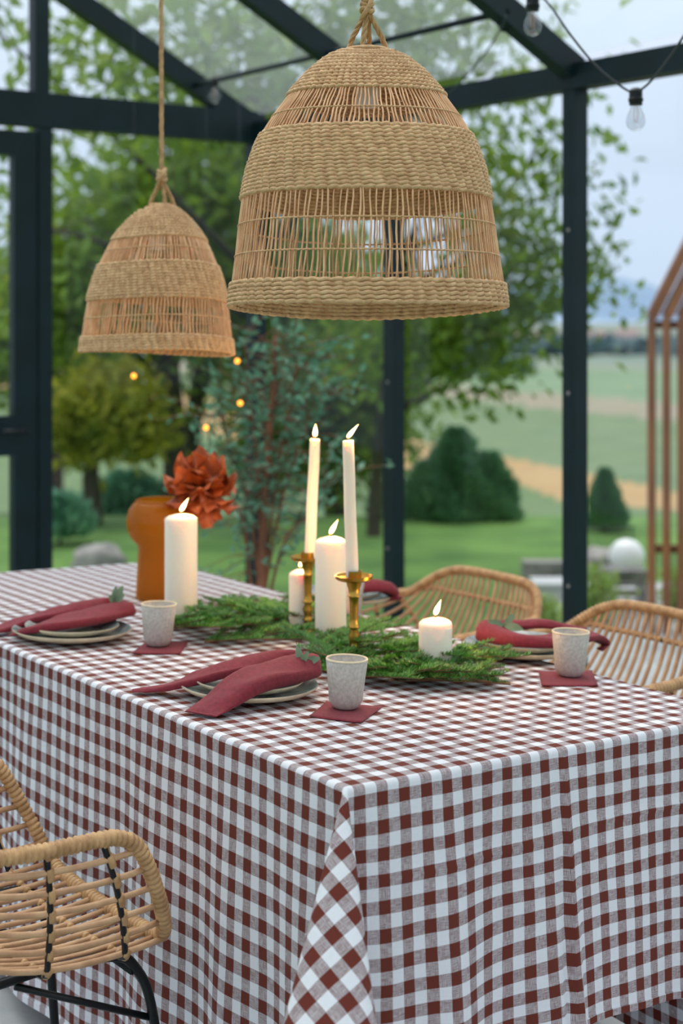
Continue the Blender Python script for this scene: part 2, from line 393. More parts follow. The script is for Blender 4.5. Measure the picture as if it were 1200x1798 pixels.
# glazed door in the far wall
dd = MB(); qa, qb = q1+.035, q1+.035+.9
dd.bar(G(0, qa+.05, .05), G(0, qa+.05, 2.2), .05, .10, Br); door = dd.build('door_1', M_frame, smooth=False); tag(door, kind='structure')
for nm, a, b, w_, h_ in (('stile', (0, qb-.05, .05), (0, qb-.05, 2.2), .05, .10), ('top_rail', (0, qa+.1, 2.15), (0, qb-.1, 2.15), .05, .1),
                         ('middle_rail', (0, qa+.1, .98), (0, qb-.1, .98), .05, .16), ('bottom_rail', (0, qa+.1, .12), (0, qb-.1, .12), .05, .14)):
    m_ = MB(); m_.bar(G(*a), G(*b), w_, h_, Br if nm == 'stile' else Z); m_.build(nm, M_frame, door, False)
for z0, z1 in ((.19, .9), (1.06, 2.1)):
    m_ = MB(); m_.box(G(0, (qa+qb)/2, (z0+z1)/2), .002, (qb-qa)/2-.1, (z1-z0)/2, (Ar, Br, Z)); m_.build('pane', M_glass, door, False)
m_ = MB(); m_.tube([G(.03, qa+.06, 1.0), G(.07, qa+.06, 1.0), G(.07, qa+.17, 1.0)], .009, 8); m_.build('door_handle', M_black, door)
# near gable wall, behind the camera
mb = MB(); gbar(mb, (LEN, 0, .04), (LEN, WID, .04), .06, .08); wb = wall('wall_near', mb)
for q in (WID/3, WID*2/3):
    m_ = MB(); gbar(m_, (LEN, q, 0), (LEN, q, 2.22), pw, pw, Ar); m_.build('post', M_frame, wb, False)
m_ = MB(); gbar(m_, (LEN, -.03, 2.29), (LEN, WID+.03, 2.29), .07, .14); m_.build('tie_beam', M_frame, wb, False)
# roof
ZR = ZE+SL*WID/2
mb = MB(); gbar(mb, (-.03, WID/2, ZR-.02), (LEN+.03, WID/2, ZR-.02), .07, .12); ceil = wall('ceiling', mb)
slope_up = (Z-Br*SL*-1*-1).normalized()
for i in range(NB+1):
    m_ = MB(); gbar(m_, (i*BAY, 0.0, ZE-.02), (i*BAY, WID/2, ZR-.02), .06 if i else .065, .085); m_.build('rafter', M_frame, ceil, False)
    m_ = MB(); gbar(m_, (i*BAY, WID, ZE-.02), (i*BAY, WID/2, ZR-.02), .06, .085); m_.build('rafter', M_frame, ceil, False)
qp = .33
m_ = MB(); m_.tube([G(.02, qp, ZE+SL*qp-.035), G(2*BAY+.03, qp, ZE+SL*qp-.035)], .0115, 10); m_.build('tension_rod', M_frame, ceil)
m_ = MB(); m_.tube([G(2*BAY, qp-.01+.02*math.cos(a), ZE+SL*qp-.075+.02*math.sin(a)) for a in [k*PI/8 for k in range(16)]], .004, 6, close=True); m_.build('ring_clip', M_frame, ceil)
for i in range(NB):
    for s_ in (0, 1):
        m_ = MB()
        q0, q3 = (.0, WID/2) if s_ == 0 else (WID, WID/2)
        p = [G(i*BAY+.02, q0, ZE+.035), G((i+1)*BAY-.02, q0, ZE+.035), G((i+1)*BAY-.02, q3, ZR+.035), G(i*BAY+.02, q3, ZR+.035)]
        fs = [(0, 1, 2, 3), (7, 6, 5, 4), (0, 4, 5, 1), (1, 5, 6, 2), (2, 6, 7, 3), (3, 7, 4, 0)]
        m_.add(p+[x+Z*.004 for x in p], fs); m_.build('roof_pane', M_roofglass, ceil, False)

# ------------------------------------------------------------------ ground and landscape
# rows of the land: (distance, height)
def prof(d):
    pts = [(0, GROUND), (14.8, GROUND), (17, -.9), (30, -2.6), (60, -7.0), (120, -14.0), (200, -19), (330, -22), (560, -24), (1200, -26), (3000, -24)]
    for (a, za), (b, zb) in zip(pts, pts[1:]):
        if d <= b: return za+(zb-za)*(d-a)/(b-a)
    return -24
def fieldmat(name, a, b, sc=.05):
    return mat(name, a, rough=1, col2=b, scale=sc, detail=6)
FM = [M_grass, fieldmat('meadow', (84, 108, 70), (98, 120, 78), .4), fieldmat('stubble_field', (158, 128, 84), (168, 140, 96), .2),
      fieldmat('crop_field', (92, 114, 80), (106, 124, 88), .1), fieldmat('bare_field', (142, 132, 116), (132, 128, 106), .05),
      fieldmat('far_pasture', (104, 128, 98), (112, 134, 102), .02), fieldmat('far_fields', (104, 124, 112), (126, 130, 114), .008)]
ds = list(np.concatenate([np.linspace(3, 14.8, 8), np.geomspace(15.2, 3000, 190)]))
xs = np.concatenate([np.linspace(-2.2, -.42, 30), np.linspace(-.40, .46, 300), np.linspace(.48, 2.2, 30)])
V_ = []; Fc = []; Mi = []
for d in ds:
    for x in xs: V_.append((x*d*.62, d, prof(d)+ (noise.noise(Vector((x*d*.05, d*.05, 0)))*.02*min(d, 60) if d > 16 else 0)))
nx = len(xs)
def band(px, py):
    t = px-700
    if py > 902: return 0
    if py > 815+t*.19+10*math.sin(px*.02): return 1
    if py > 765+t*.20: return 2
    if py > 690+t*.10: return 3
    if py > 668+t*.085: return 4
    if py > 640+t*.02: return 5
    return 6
for i in range(len(ds)-1):
    for j in range(nx-1):
        a = i*nx+j; Fc.append((a, a+1, a+nx+1, a+nx))
        p = (Vector(V_[a])+Vector(V_[a+nx+1]))/2
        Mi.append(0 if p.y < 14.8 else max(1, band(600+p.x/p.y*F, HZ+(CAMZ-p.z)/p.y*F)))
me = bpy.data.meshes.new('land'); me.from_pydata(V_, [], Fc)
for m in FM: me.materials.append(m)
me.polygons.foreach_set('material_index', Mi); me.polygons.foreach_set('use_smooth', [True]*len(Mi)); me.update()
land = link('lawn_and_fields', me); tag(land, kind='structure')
g_ = MB(); g_.box((0, -8.5, GROUND-.05), 30, 11.5, .05); tag(g_.build('ground_behind', M_grass, smooth=False), kind='structure')
def ridge(name, d, pts, m, z0=-40, thick=400):
    """a long hill: crest heights given as (azimuth pixel, crest pixel) and a back slope"""
    vs_ = []; fs = []
    P = smooth_path([Vector((a, b, 0)) for a, b in pts], 14)
    for i, p in enumerate(P):
        c = at(p.x, p.y+3*noise.noise(Vector((p.x*.02, d, 0))), d)
        vs_ += [Vector((c.x*.9, d-thick, z0)), (Vector((c.x, d, c.z))), Vector((c.x*1.1, d+thick, z0))]
    for i in range(len(P)-1):
        for k in (0, 1): a = i*3+k; fs.append((a, a+3, a+4, a+1))
    mb = MB(); mb.add(vs_, fs); o = mb.build(name, m); tag(o, kind='structure'); return o
ridge('mountain_ridge', 6000, [(-900, 520), (-200, 500), (300, 520), (700, 512), (850, 505), (1000, 492), (1080, 488), (1130, 495), (1300, 520), (2200, 530)], mat('hazy_blue_forest', (108, 134, 162), rough=1, col2=(120, 144, 168), scale=.002), -30, 1500)  # distance haze is put into the blue base colours of both ridges
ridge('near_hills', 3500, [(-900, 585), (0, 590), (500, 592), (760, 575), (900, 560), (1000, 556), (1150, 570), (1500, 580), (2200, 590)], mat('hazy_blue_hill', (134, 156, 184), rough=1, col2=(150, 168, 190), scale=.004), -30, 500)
# strips of woodland and the pale village in the valley
def wood_strip(d, x0, x1, ytop, n, m, name, label, r):
    mb = MB()
    for i in range(n):
        px = x0+(x1-x0)*rnd(); c = at(px, ytop, d); zb = prof(d); h = (c.z-zb)*(.7+.4*rnd()); R = r*(.7+.6*rnd())
        cx, cy = c.x, d+rnd()*r*4
        for k in range(22):
            u = rnd()*2*PI; v = rnd()**.5; s = .3+.4*rnd()
            p = Vector((cx+R*v*math.cos(u), cy+R*v*math.sin(u), zb+h*(.15+.8*rnd()*(1-.4*v))))
            q = R*.45*s
            a1 = Vector((rnd()-.5, rnd()-.5, rnd()-.5)).normalized(); b1 = a1.orthogonal().normalized()
            mb.add([p-a1*q*2, p+b1*q*2, p+a1*q*2, p-b1*q*2], [(0, 1, 2, 3)])
        mb.lathe([(R*.55, zb), (R*.8, zb+h*.4), (R*.5, zb+h*.75), (0, zb+h*.95)], 7, (cx, cy, 0))
    o = mb.build(name, m, attr=True); tag(o, label, 'woodland', kind='stuff'); return o
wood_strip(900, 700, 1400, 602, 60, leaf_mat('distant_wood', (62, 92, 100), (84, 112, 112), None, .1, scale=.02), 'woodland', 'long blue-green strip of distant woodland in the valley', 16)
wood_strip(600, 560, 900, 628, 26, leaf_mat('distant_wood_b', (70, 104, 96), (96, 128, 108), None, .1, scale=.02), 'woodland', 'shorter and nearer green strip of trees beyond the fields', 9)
M_house = mat('far_house_wall', (206, 204, 206), rough=.9); M_hroof = mat('far_house_roof', (150, 124, 124), rough=.9)
spots = [(776, 600), (800, 604), (826, 598), (852, 606), (905, 602), (935, 606), (1052, 600), (1100, 598), (960, 600), (880, 597)]
hl = ['leftmost pale village house in the valley', 'second pale village house from the left', 'pale village house below the drooping branches', 'fourth pale village house from the left in the valley', 'pale village house just left of the middle of the village', 'pale village house nearest the left side of the right-hand post', 'pale village house just right of the right-hand post', 'rightmost pale village house, beside the slatted pavilion', 'pale village house behind the right-hand post', 'pale village house right of the fourth one in the valley']
for i, (px, py) in enumerate(spots):
    d = 1500-i*30; c = at(px, py, d); zb = prof(d)
    hb = MB(); hb.box((0, 0, 4), 9, 6, 9)
    o = empty('house', 'far pale village house in the valley', 'house', (c.x, d, c.z-8), 'far village houses'); o['label'] = hl[i]
    hb.build('wall', M_house, o, False)
    rb = MB(); rb.add([(-9.8, -7, 12.6), (9.8, -7, 12.6), (9.8, 7, 12.6), (-9.8, 7, 12.6), (-9.8, 0, 17), (9.8, 0, 17)], [(0, 1, 5, 4), (2, 3, 4, 5), (0, 4, 3), (1, 2, 5), (3, 2, 1, 0)]); rb.build('roof', M_hroof, o, False)

# ------------------------------------------------------------------ trees and shrubs
def leaf(mb, p, size, dirv=None, wid=.5, fold=.12):
    d = dirv if dirv is not None else Vector((rnd()-.5, rnd()-.5, rnd()-.6))
    d = d.normalized(); s = d.cross(Vector((rnd()-.5, rnd()-.5, rnd()-.5))).normalized(); n = d.cross(s)
    w_ = size*wid*.5; L_ = size
    mb.add([p, p+d*L_*.45+s*w_+n*size*fold, p+d*L_, p+d*L_*.45-s*w_+n*size*fold], [(0, 1, 2), (0, 2, 3)])
def tree(name, label, base, trunk, blobs, m_leaf, m_bark, lsize, nleaf, r0, cat='tree', cl=.22, group=None):
    """trunk: points up from the base; blobs: (centre, radii, weight); limbs reach every blob, twigs reach every leaf cluster"""
    o = empty(name, label, cat, base, group); B0 = Vector(base)
    tk = smooth_path([Vector(p)-B0 for p in trunk], 6); n = len(tk)
    t = MB(); t.tube([Vector((0, 0, -.05))]+tk, [r0*1.35]+[r0*(1-.55*i/(n-1)) for i in range(n)], 10); t.build('trunk', m_bark, o)
    br = MB(); lf = MB(); tw = sum(b[2] for b in blobs)
    for c, R, wgt in blobs:
        c = Vector(c)-B0; R = Vector(R)
        st = tk[int((n-1)*(.45+.55*rnd()))] if n > 4 else tk[-1]
        mid = (st+c)/2+Vector((rnd()-.5, rnd()-.5, rnd()*.4))*(c-st).length*.25
        limb = bez(st, st*.4+mid*.6, mid, c, 8)
        br.tube(limb, [r0*.4*(1-.75*k/8) for k in range(9)], 6)
        k_ = max(3, int(nleaf*wgt/tw)); ncl = max(3, int(k_/26))
        for j in range(ncl):
            u = Vector((random.gauss(0, 1), random.gauss(0, 1), random.gauss(0, 1))).normalized()*(rnd()**.4)
            cc = c+Vector((u.x*R.x, u.y*R.y, u.z*R.z))
            s = limb[random.randint(3, 8)]
            if j % 2 == 0: br.tube([s, (s+cc)/2+Vector((rnd()-.5, rnd()-.5, rnd()-.3))*.2*(cc-s).length, cc], [r0*.09, r0*.06, r0*.03], 4)
            for q in range(26):
                g = Vector((random.gauss(0, cl), random.gauss(0, cl), random.gauss(0, cl*.7)))
                leaf(lf, cc+g, lsize*(.7+.6*rnd()))
    br.build('branches', m_bark, o)['kind'] = 'stuff'
    f = lf.build('foliage', m_leaf, o, False, attr=True); f['kind'] = 'stuff'
    return o
def B_(px, py, d, rx, ry, w_=1, rd=None):   # a blob: pixel centre and pixel radii at depth d
    k = d/F; return (at(px, py, d), (rx*k, rd or max(rx, ry)*k*.8, ry*k), w_)
# the big tree left of centre
d = 15.2; bz = Vector((at(312, 900, d).x, d, GROUND-.1))
tree('broadleaf_tree', 'big forked broadleaf tree behind the smaller hanging lamp', bz, [bz, at(312, 820, d), at(300, 700, d), at(290, 560, d), at(270, 420, d)],
     [B_(190, 380, d, 150, 80, 1.0), B_(330, 430, d, 150, 110, 1.3), B_(130, 480, d, 110, 100), B_(300, 290, d, 130, 40, .3), B_(420, 600, d, 90, 90, .7), B_(150, 570, d, 120, 50, .7), B_(380, 300, d, 120, 110, 1)],
     M_leafA, M_bark, .14, 7800, .17, cl=.36)
b2 = Vector((at(338, 890, d+.3).x, d+.3, GROUND-.1))
tree('broadleaf_tree', 'leaning second dark trunk right beside the big forked tree', b2, [b2, at(335, 820, d+.3), at(345, 700, d+.3), at(372, 560, d+.3), at(420, 440, d+.3)],
     [B_(480, 350, d+.3, 120, 130, 1), B_(560, 520, d+.3, 110, 90, 1), B_(420, 480, d+.3, 100, 70, 1)], M_leafA, M_bark, .14, 3400, .12, cl=.36)
# tree behind the middle
d = 17; bz = Vector((at(590, 900, d).x, d, -1.0))
tree('broadleaf_tree', 'dense olive-green tree behind the two tall taper candles', bz, [bz, at(588, 800, d), at(570, 700, d), at(590, 560, d)],
     [B_(560, 690, d, 90, 90, 1.2), B_(610, 620, d, 80, 70, 1.2), B_(620, 745, d, 50, 70, .8), B_(520, 790, d, 60, 50, .6), B_(570, 500, d, 110, 70, .6), B_(640, 680, d, 30, 80, .6), B_(480, 640, d, 70, 80, .8)],
     M_leafA, M_bark, .16, 10500, .14, cl=.30)
# small spreading tree with yellow-green crown
d = 14.2; bz = Vector((at(163, 915, d).x, d, GROUND-.02))
tree('apple_tree', 'small yellow-green apple tree with a low forked trunk on the lawn', bz, [bz, at(163, 880, d), at(160, 820, d), at(178, 770, d), at(200, 740, d)],
     [B_(200, 690, d, 60, 36, 1), B_(150, 705, d, 45, 36, .8), B_(240, 745, d, 40, 50, .8), B_(120, 770, d, 22, 40, .4), B_(200, 750, d, 40, 40, .5)], M_leafB, M_bark, .13, 3600, .10, cl=.13)
# the tree whose branches spread over the roof and to the right
d = 10.5; bz = Vector((at(655, 1000, d+3).x, d+3, GROUND-.1))
blobs = [B_(760, 610, d, 60, 50, .8), B_(860, 560, d, 60, 36, .8), B_(800, 590, d, 80, 34, .8), B_(900, 480, d, 60, 55, .8), B_(960, 440, d, 50, 60, .7), B_(850, 330, d, 75, 75, .7), B_(950, 250, d, 60, 80, .6), B_(1010, 500, d, 45, 22, .4),
         B_(900, 400, d, 70, 60, .5), B_(800, 230, d, 80, 50, .6), B_(985, 340, d, 30, 40, .25), B_(965, 540, d, 40, 30, .3), B_(800, 660, d, 28, 30, .2), B_(740, 560, d, 50, 60, .6), B_(870, 640, d, 18, 16, .1), B_(655, 610, d, 60, 60, .7)]
tree('broadleaf_tree', 'loose tree whose drooping branches spread right of the big lamp', bz, [bz, at(665, 800, d+3), at(690, 600, d+2), at(730, 400, d+1)], blobs, M_leafA, M_bark, .10, 3700, .07, cl=.20)
d = 9.5; bz = Vector((at(420, 1050, d+8).x, d+8, GROUND-.6))
blobs = [B_(200, 80, d, 200, 90, .5), B_(450, 60, d, 200, 90, 1.1), B_(700, 60, d, 160, 80, 1.0), B_(60, 200, d, 90, 150, .22), B_(880, 110, d, 110, 70, .4), B_(350, 190, d, 140, 50, .5), B_(0, 60, d, 150, 80, .3), B_(560, 170, d, 200, 60, .8), B_(300, -60, d, 300, 90, .4), B_(700, -60, d, 200, 60, .6), B_(20, 400, d, 60, 180, .25)]
tree('broadleaf_tree', 'tall airy tree arching over the glass roof', bz, [bz, at(440, 900, d+7), at(455, 500, d+5), at(450, 250, d+2.5), at(450, 80, d+1)], blobs, M_leafF, M_bark, .12, 3300, .10, cl=.32)
# background trees filling the left
d = 24
for px, lab in ((-60, 'dense green tree far behind at the left edge'), (90, 'dense green tree behind the apple tree'), (480, 'dense green tree far behind the climbing plant')):
    bz = Vector((at(px, 800, d).x, d, prof(d)-.1)); d += 1.5
    tree('broadleaf_tree', lab, bz, [bz, at(px+6, 740, d), at(px-4, 600, d)], [B_(px, 640, d, 90, 80, 1), B_(px-60, 560, d, 70, 90, 1), B_(px+60, 540, d, 80, 90, 1), B_(px, 500, d, 110, 80, .7)], M_leafF, M_bark, .22, 3300, .2, cl=.38)
# dome-shaped conifer shrubs
def conifer(name, label, px, ybase, ytop, halfw, d, n, m, lobes, ls=.07):
    bz = Vector((at(px, ybase, d).x, d, at(px, ybase, d).z)); o = empty(name, label, 'shrub', bz)
    k = d/F; H = (ybase-ytop)*k
    t = MB(); t.tube([(0, 0, -.1), (0, 0, H*.8)], [.06*H, .02*H], 8); t.build('trunk', M_bark, o)
    lf = MB()
    for lx, lw, lh in lobes:
        for i in range(int(n*lw*lh*2)):
            z = rnd(); a = rnd()*2*PI; z = z**1.15; rr = lw*halfw*k*((1-z)**.48)*1.04*(.72+.33*rnd())*(1+.22*math.sin(a*3+z*9+lx)); 
            p = Vector((lx*k+rr*math.cos(a), rr*math.sin(a), z*H*lh+.02)); q = Vector((math.cos(a), math.sin(a), .9+rnd()*.5))
            leaf(lf, p-q*ls*.5, ls*(1+rnd()), q, .35)
    f = lf.build('foliage', m, o, False, attr=True); f['kind'] = 'stuff'
conifer('conifer_shrub', 'dark dome-shaped conifer clump on the lawn edge', 800, 908, 757, 100, 14.6, 5200, M_leafD, [(0, .62, 1), (-52, .42, .62), (60, .50, .72), (85, .28, .45)], .06)
conifer('conifer_shrub', 'small dark conifer right of the right-hand post', 1062, 925, 828, 33, 13.8, 2600, M_leafD, [(0, .85, 1), (12, .8, .7)], .045)
conifer('conifer_shrub', 'low grey-green bush on the lawn behind the candles', 672, 905, 852, 26, 14.7, 1200, M_leafD, [(0, 1, 1)], .05)
conifer('conifer_shrub', 'low blue-green undergrowth below the forked tree', 225, 912, 840, 70, 16, 800, M_leafC, [(0, 1, 1), (-50, .6, .6), (60, .5, .7)], .13)
conifer('conifer_shrub', 'low green undergrowth left of the apple tree', 105, 935, 880, 40, 13, 420, M_leafC, [(0, 1, 1), (30, .6, .7)], .11)
# lime-leaved garden shrubs by the patio
def lime(px, ybase, ytop, hw, d, n, label):
    bz = at(px, ybase, d); o = empty('garden_shrub', label, 'shrub', bz); k = d/F; H = (ybase-ytop)*k
    st = MB(); lf = MB()
    for i in range(9):
        a = rnd()*2*PI; top = Vector((math.cos(a)*hw*k*.8*rnd(), math.sin(a)*hw*k*.6, H*(.6+.4*rnd()))); st.tube([(0, 0, -.03), top*.5+Vector((0, 0, .05)), top], [.008, .005, .003], 5)
        for j in range(n//9):
            t = rnd(); p = top*(.25+.75*t)+Vector((random.gauss(0, .05), random.gauss(0, .05), random.gauss(0, .04)))
            p.z = max(p.z, .02); leaf(lf, p, .06*(.7+.6*rnd()), Vector((random.gauss(0, 1), random.gauss(0, 1), .8)), .5)
    st.build('stems', M_barkwarm, o)['kind'] = 'stuff'; f = lf.build('foliage', M_leafE, o, False, attr=True); f['kind'] = 'stuff'
lime(1052, 1100, 1010, 30, (CAMZ-GROUND)*F/(1100-HZ), 420, 'lime-green garden shrub right of the right-hand post')
lime(1192, 1090, 1010, 36, (CAMZ-GROUND)*F/(1090-HZ), 380, 'lime-green shrub at the foot of the slatted timber frame')
lime(955, 1110, 1060, 30, (CAMZ-GROUND)*F/(1110-HZ), 300, 'low lime-green shrub behind the first rattan chair back')

# tall leafy plant inside the glass corner
d = 5.7
zp = 0.32
bz = Vector((at(455, 1000, d).x, d, 0)); pl = empty('potted_shrub', 'tall blue-green leafy shrub in a pot in the glass corner', 'plant', bz)
pot = MB(); pot.lathe([(0, 0), (.13, 0), (.17, .3), (.18, .32), (.165, .32), (.15, .27), (0, .27)], 24, closed=False); pot.build('pot', mat('terracotta', (150, 96, 70), rough=.8, col2=(130, 84, 62)), pl)
st = MB()
stems = [[Vector((0, 0, .2)), at(462, 940, d)-bz, at(468, 850, d)-bz, at(474, 730, d)-bz, at(480, 690, d)-bz, at(484, 590, d)-bz],
         [Vector((.02, 0, .2)), at(440, 900, d)-bz, at(400, 780, d)-bz, at(385, 690, d)-bz],
         [Vector((-.02, 0, .2)), at(490, 900, d)-bz, at(520, 800, d)-bz, at(545, 720, d)-bz, at(580, 690, d)-bz],
         [Vector((0, .03, .2)), at(480, 880, d)-bz, at(500, 760, d)-bz, at(520, 660, d)-bz, at(516, 600, d)-bz],
         [Vector((0, -.03, .2)), at(430, 940, d)-bz, at(400, 860, d)-bz, at(360, 820, d)-bz],
         [Vector((0, 0, .25)), at(455, 860, d)-bz, at(440, 700, d)-bz, at(430, 600, d)-bz],
         [Vector((0, 0, .25)), at(500, 950, d)-bz, at(550, 900, d)-bz, at(570, 850, d)-bz]]
tips = []
for i, s in enumerate(stems):
    P = smooth_path(s, 6); r0 = .021 if i == 0 else .007
    t = MB(); t.tube(P, [r0*(1-.6*k/(len(P)-1)) for k in range(len(P))], 7); t.build('stem', M_barkwarm, pl)
    for k, p in enumerate(P):
        if k > len(P)*.2:
            for j in range(2 if i else 2):
                dr = Vector((random.gauss(0, 1), random.gauss(0, .7), random.gauss(.3, .5))).normalized(); tips.append((p, p+dr*(.12+.16*rnd())))
lf = MB(); tw = MB(); pos = []
for a, b in tips:
    mid = (a+b)/2+Vector((0, 0, .02)); tw.tube([a, mid, b], [.0025, .002, .001], 4)
    for k in range(11):
        t = k/10; p = a*(1-t)**2+mid*2*t*(1-t)+b*t*t
        pos.append((p, Vector((random.gauss(0, 1), random.gauss(0, 1), random.gauss(.1, .6)))+(b-a).normalized()))
tw.build('twigs', M_barkwarm, pl)['kind'] = 'stuff'
random.shuffle(pos)
lm = []
for v in range(4):
    q = MB(); s = .036+.004*v
    q.add([(0, 0, 0), (s*.3, .22*s, .05*s), (s*.65, .22*s, .05*s), (s, 0, -.05*s), (s*.65, -.22*s, .05*s), (s*.3, -.22*s, .05*s), (s*.5, 0, 0)],
          [(0, 5, 6), (5, 4, 6), (4, 3, 6), (3, 2, 6), (2, 1, 6), (1, 0, 6)], v/3)
    me = bpy.data.meshes.new('leaf'); me.from_pydata(q.v, [], q.f); a_ = me.attributes.new('rnd', 'FLOAT', 'FACE'); a_.data.foreach_set('value', q.r); me.materials.append(M_leafC); lm.append(me)
for i, (p, dr) in enumerate(pos):
    if i < 290:
        o = link('leaf', lm[i % 4], pl, p); o.rotation_euler = dr.to_track_quat('X', 'Z').to_euler()
    elif i % 2: leaf(lf, p, .04*(.8+.5*rnd()), dr, .45)
lf.build('foliage', M_leafC, pl, False, attr=True)['kind'] = 'stuff'

# boulder on the lawn
def boulder(name, label, p, r, seed):
    mb = MB(); mb.lathe([(r*math.sin(t)*1.2, r*.8*math.cos(t)+r*.2) for t in [PI*k/12 for k in range(12, -1, -1)]], 18)
    mb.v = [tuple(Vector(v)*(1+.28*noise.noise(Vector(v)*2/r+Vector((seed, 0, 0))))) for v in mb.v]
    o = mb.build(name, M_rock, loc=p); tag(o, label, 'rock'); return o
boulder('boulder', 'pale grey boulder on the lawn beyond the table end', on_z(172, 995, GROUND), .17, 3)
boulder('boulder', 'brownish rock behind the white globe lamp', on_z(1056, 1000, GROUND), .16, 5)
boulder('boulder', 'low grey rock left of the globe lamp', on_z(1040, 1018, GROUND), .12, 9)
# patio
pp = [on_z(1000, 1030, GROUND), on_z(1240, 1030, GROUND), on_z(1500, 1300, GROUND), on_z(880, 1300, GROUND)]
patio = MB(); patio.add([p+Z*.004 for p in pp]+[p+Z*.03 for p in pp], [(3, 2, 1, 0), (4, 5, 6, 7), (0, 1, 5, 4), (1, 2, 6, 5), (2, 3, 7, 6), (3, 0, 4, 7)])
tag(patio.build('trim_1', M_floor, smooth=False), kind='structure')
# white globe lamp
p = on_z(1101, 1012, GROUND); gl = empty('globe_lamp', 'round white garden globe lamp on the ground beside the timber frame', 'lamp', p)
R = 31.5*p.y/F
m_ = MB(); m_.lathe([(R*math.sin(t), R-R*math.cos(t)+.012) for t in [PI*k/20 for k in range(21)]], 32, closed=False); m_.build('globe', M_white, gl)
m_ = MB(); m_.lathe([(0, 0), (R*.45, 0), (R*.45, .02), (R*.3, .03), (0, .03)], 20, closed=False); m_.build('base', M_black, gl)
# grey slatted bench
p = on_z(1086, 1078, GROUND)+Z*.03; bn = empty('garden_bench', 'grey weathered slatted bench behind the lime shrub', 'bench', p)
for i in range(5):
    m_ = MB(); m_.box((0, i*.05-.1, .26), .17, .021, .01); m_.build('slat', M_grey, bn, False)
for i in range(3):
    m_ = MB(); m_.box((0, -.13, .06+i*.07), .15, .008, .024); m_.build('side_slat', M_grey, bn, False)
for sx in (-1, 1):
    for sy in (-1, 1): m_ = MB(); m_.box((sx*.15, sy*.1, .124), .014, .014, .124); m_.build('leg', M_grey, bn, False)
# white low ledge
c = on_z(965, 1013, GROUND); le = MB()
for zz, t_ in ((.09, .02),): le.box((0, 0, .06), .20, .08, .06)
o = le.build('stone_ledge', M_rock, smooth=False, loc=c); tag(o, 'low pale stone ledge left of the right-hand post', 'ledge')
c = on_z(975, 1050, GROUND); le = MB(); le.box((0, 0, .05), .14, .12, .05); le.box((0, 0, .11), .16, .14, .012)
o = le.build('garden_stool', mat('off_white_stone', (206, 208, 210), rough=.8), smooth=False, loc=c); tag(o, 'low off-white block seat behind the first rattan chair', 'stool')
# dark railing
p = on_z(1062, 978, GROUND); ra = empty('garden_railing', 'low dark metal railing below the small conifer', 'railing', p)
for i in range(9): m_ = MB(); m_.tube([(-.22+i*.055, 0, 0), (-.22+i*.055, 0, .24)], .007, 6); m_.build('baluster', M_black, ra)
for zz in (.04, .24): m_ = MB(); m_.bar((-.24, 0, zz), (.24, 0, zz), .02, .015); m_.build('rail', M_black, ra, False)
# slatted timber frame (house-shaped battens)
d = 9.3; pg = empty('slatted_pavilion', 'house-shaped larch batten pavilion at the right edge', 'pavilion', Vector((at(1145, 900, d).x, d, GROUND)))
k = d/F; ev = CAMZ-(556-HZ)*k-GROUND; bs = MB(); rs = MB()
gd = Vector((.86, .5, 0)).normalized(); W2 = 1.5; rise = 1.9
adir = Vector((1, -.12, 0)).normalized(); gdir = Vector((.30, 1, 0)).normalized()
for i in range(9):
    o0 = adir*(i*.0885)
    m_ = MB(); m_.box(o0+Z*(ev/2), .022, .045, ev/2, (adir, gdir, Z)); m_.build('batten', M_larch, pg, False)
    m_ = MB(); m_.bar(o0+Z*ev-gdir*.0, o0+Z*(ev+rise)+adir*.92+gdir*.1, .09, .058, Z); m_.build('rafter_batten', M_larch, pg, False)
for zz in (.53, ev-.05):
    m_ = MB(); m_.bar(-adir*.02+Z*zz+gdir*.065, adir*.75+Z*zz+gdir*.065, .04, .05); m_.build('rail', M_larch, pg, False)
# far side of the pavilion
for i in range(9):
    o0 = adir*(i*.0885)+gdir*1.3+adir*.35
    m_ = MB(); m_.box(o0+Z*(ev/2), .022, .045, ev/2, (adir, gdir, Z)); m_.build('batten', M_larch, pg, False)

# ------------------------------------------------------------------ table and gingham cloth
TAU = math.radians(2.0)
A = Vector((-.595, .804, 0)).normalized(); Bh = Vector((A.y, -A.x, 0)); B = (Bh*math.cos(TAU)-Z*math.sin(TAU)).normalized(); N = (B.cross(A)).normalized()
C0 = at(608, 1381, (CAMZ-.755)*F/(1381-HZ))
Lt, Wt, DR, DL = 2.18, .93, .485, .70     # length, width, drop at the short ends, drop along the long sides
def T(s, t, h=0): return C0+A*s+B*t+N*h
def px_table(px, py, h=0):
    """table coordinates (s, t) of the point seen at the pixel, h above the top"""
    r = at(px, py, 1)-Vector((0, 0, CAMZ)); o = Vector((0, 0, CAMZ)); q = C0+N*h
    k = (q-o).dot(N)/r.dot(N); p = o+r*k-C0
    return p.dot(A), p.dot(B)
TM = Matrix(((A.x, B.x, N.x, 0), (A.y, B.y, N.y, 0), (A.z, B.z, N.z, 0), (0, 0, 0, 1)))
if TM.to_3x3().determinant() < 0: TM = Matrix(((B.x, A.x, N.x, 0), (B.y, A.y, N.y, 0), (B.z, A.z, N.z, 0), (0, 0, 0, 1)))
def on_table(px, py, h=.0012, rot=0):
    s, t = px_table(px, py); p = T(s, t, h)
    return Matrix.Translation(p) @ TM @ Matrix.Rotation(rot, 4, 'Z')
tb = empty('dining_table', 'long wooden dining table under the gingham cloth', 'table', (T(Lt/2, Wt/2).x, T(Lt/2, Wt/2).y, 0))
Ti = Vector(tb.location)
m_ = MB(); m_.box(T(Lt/2, Wt/2, -.022)-Ti, Lt/2-.008, Wt/2-.008, .019, (A, B, N)); m_.build('tabletop', M_wood, tb, False)
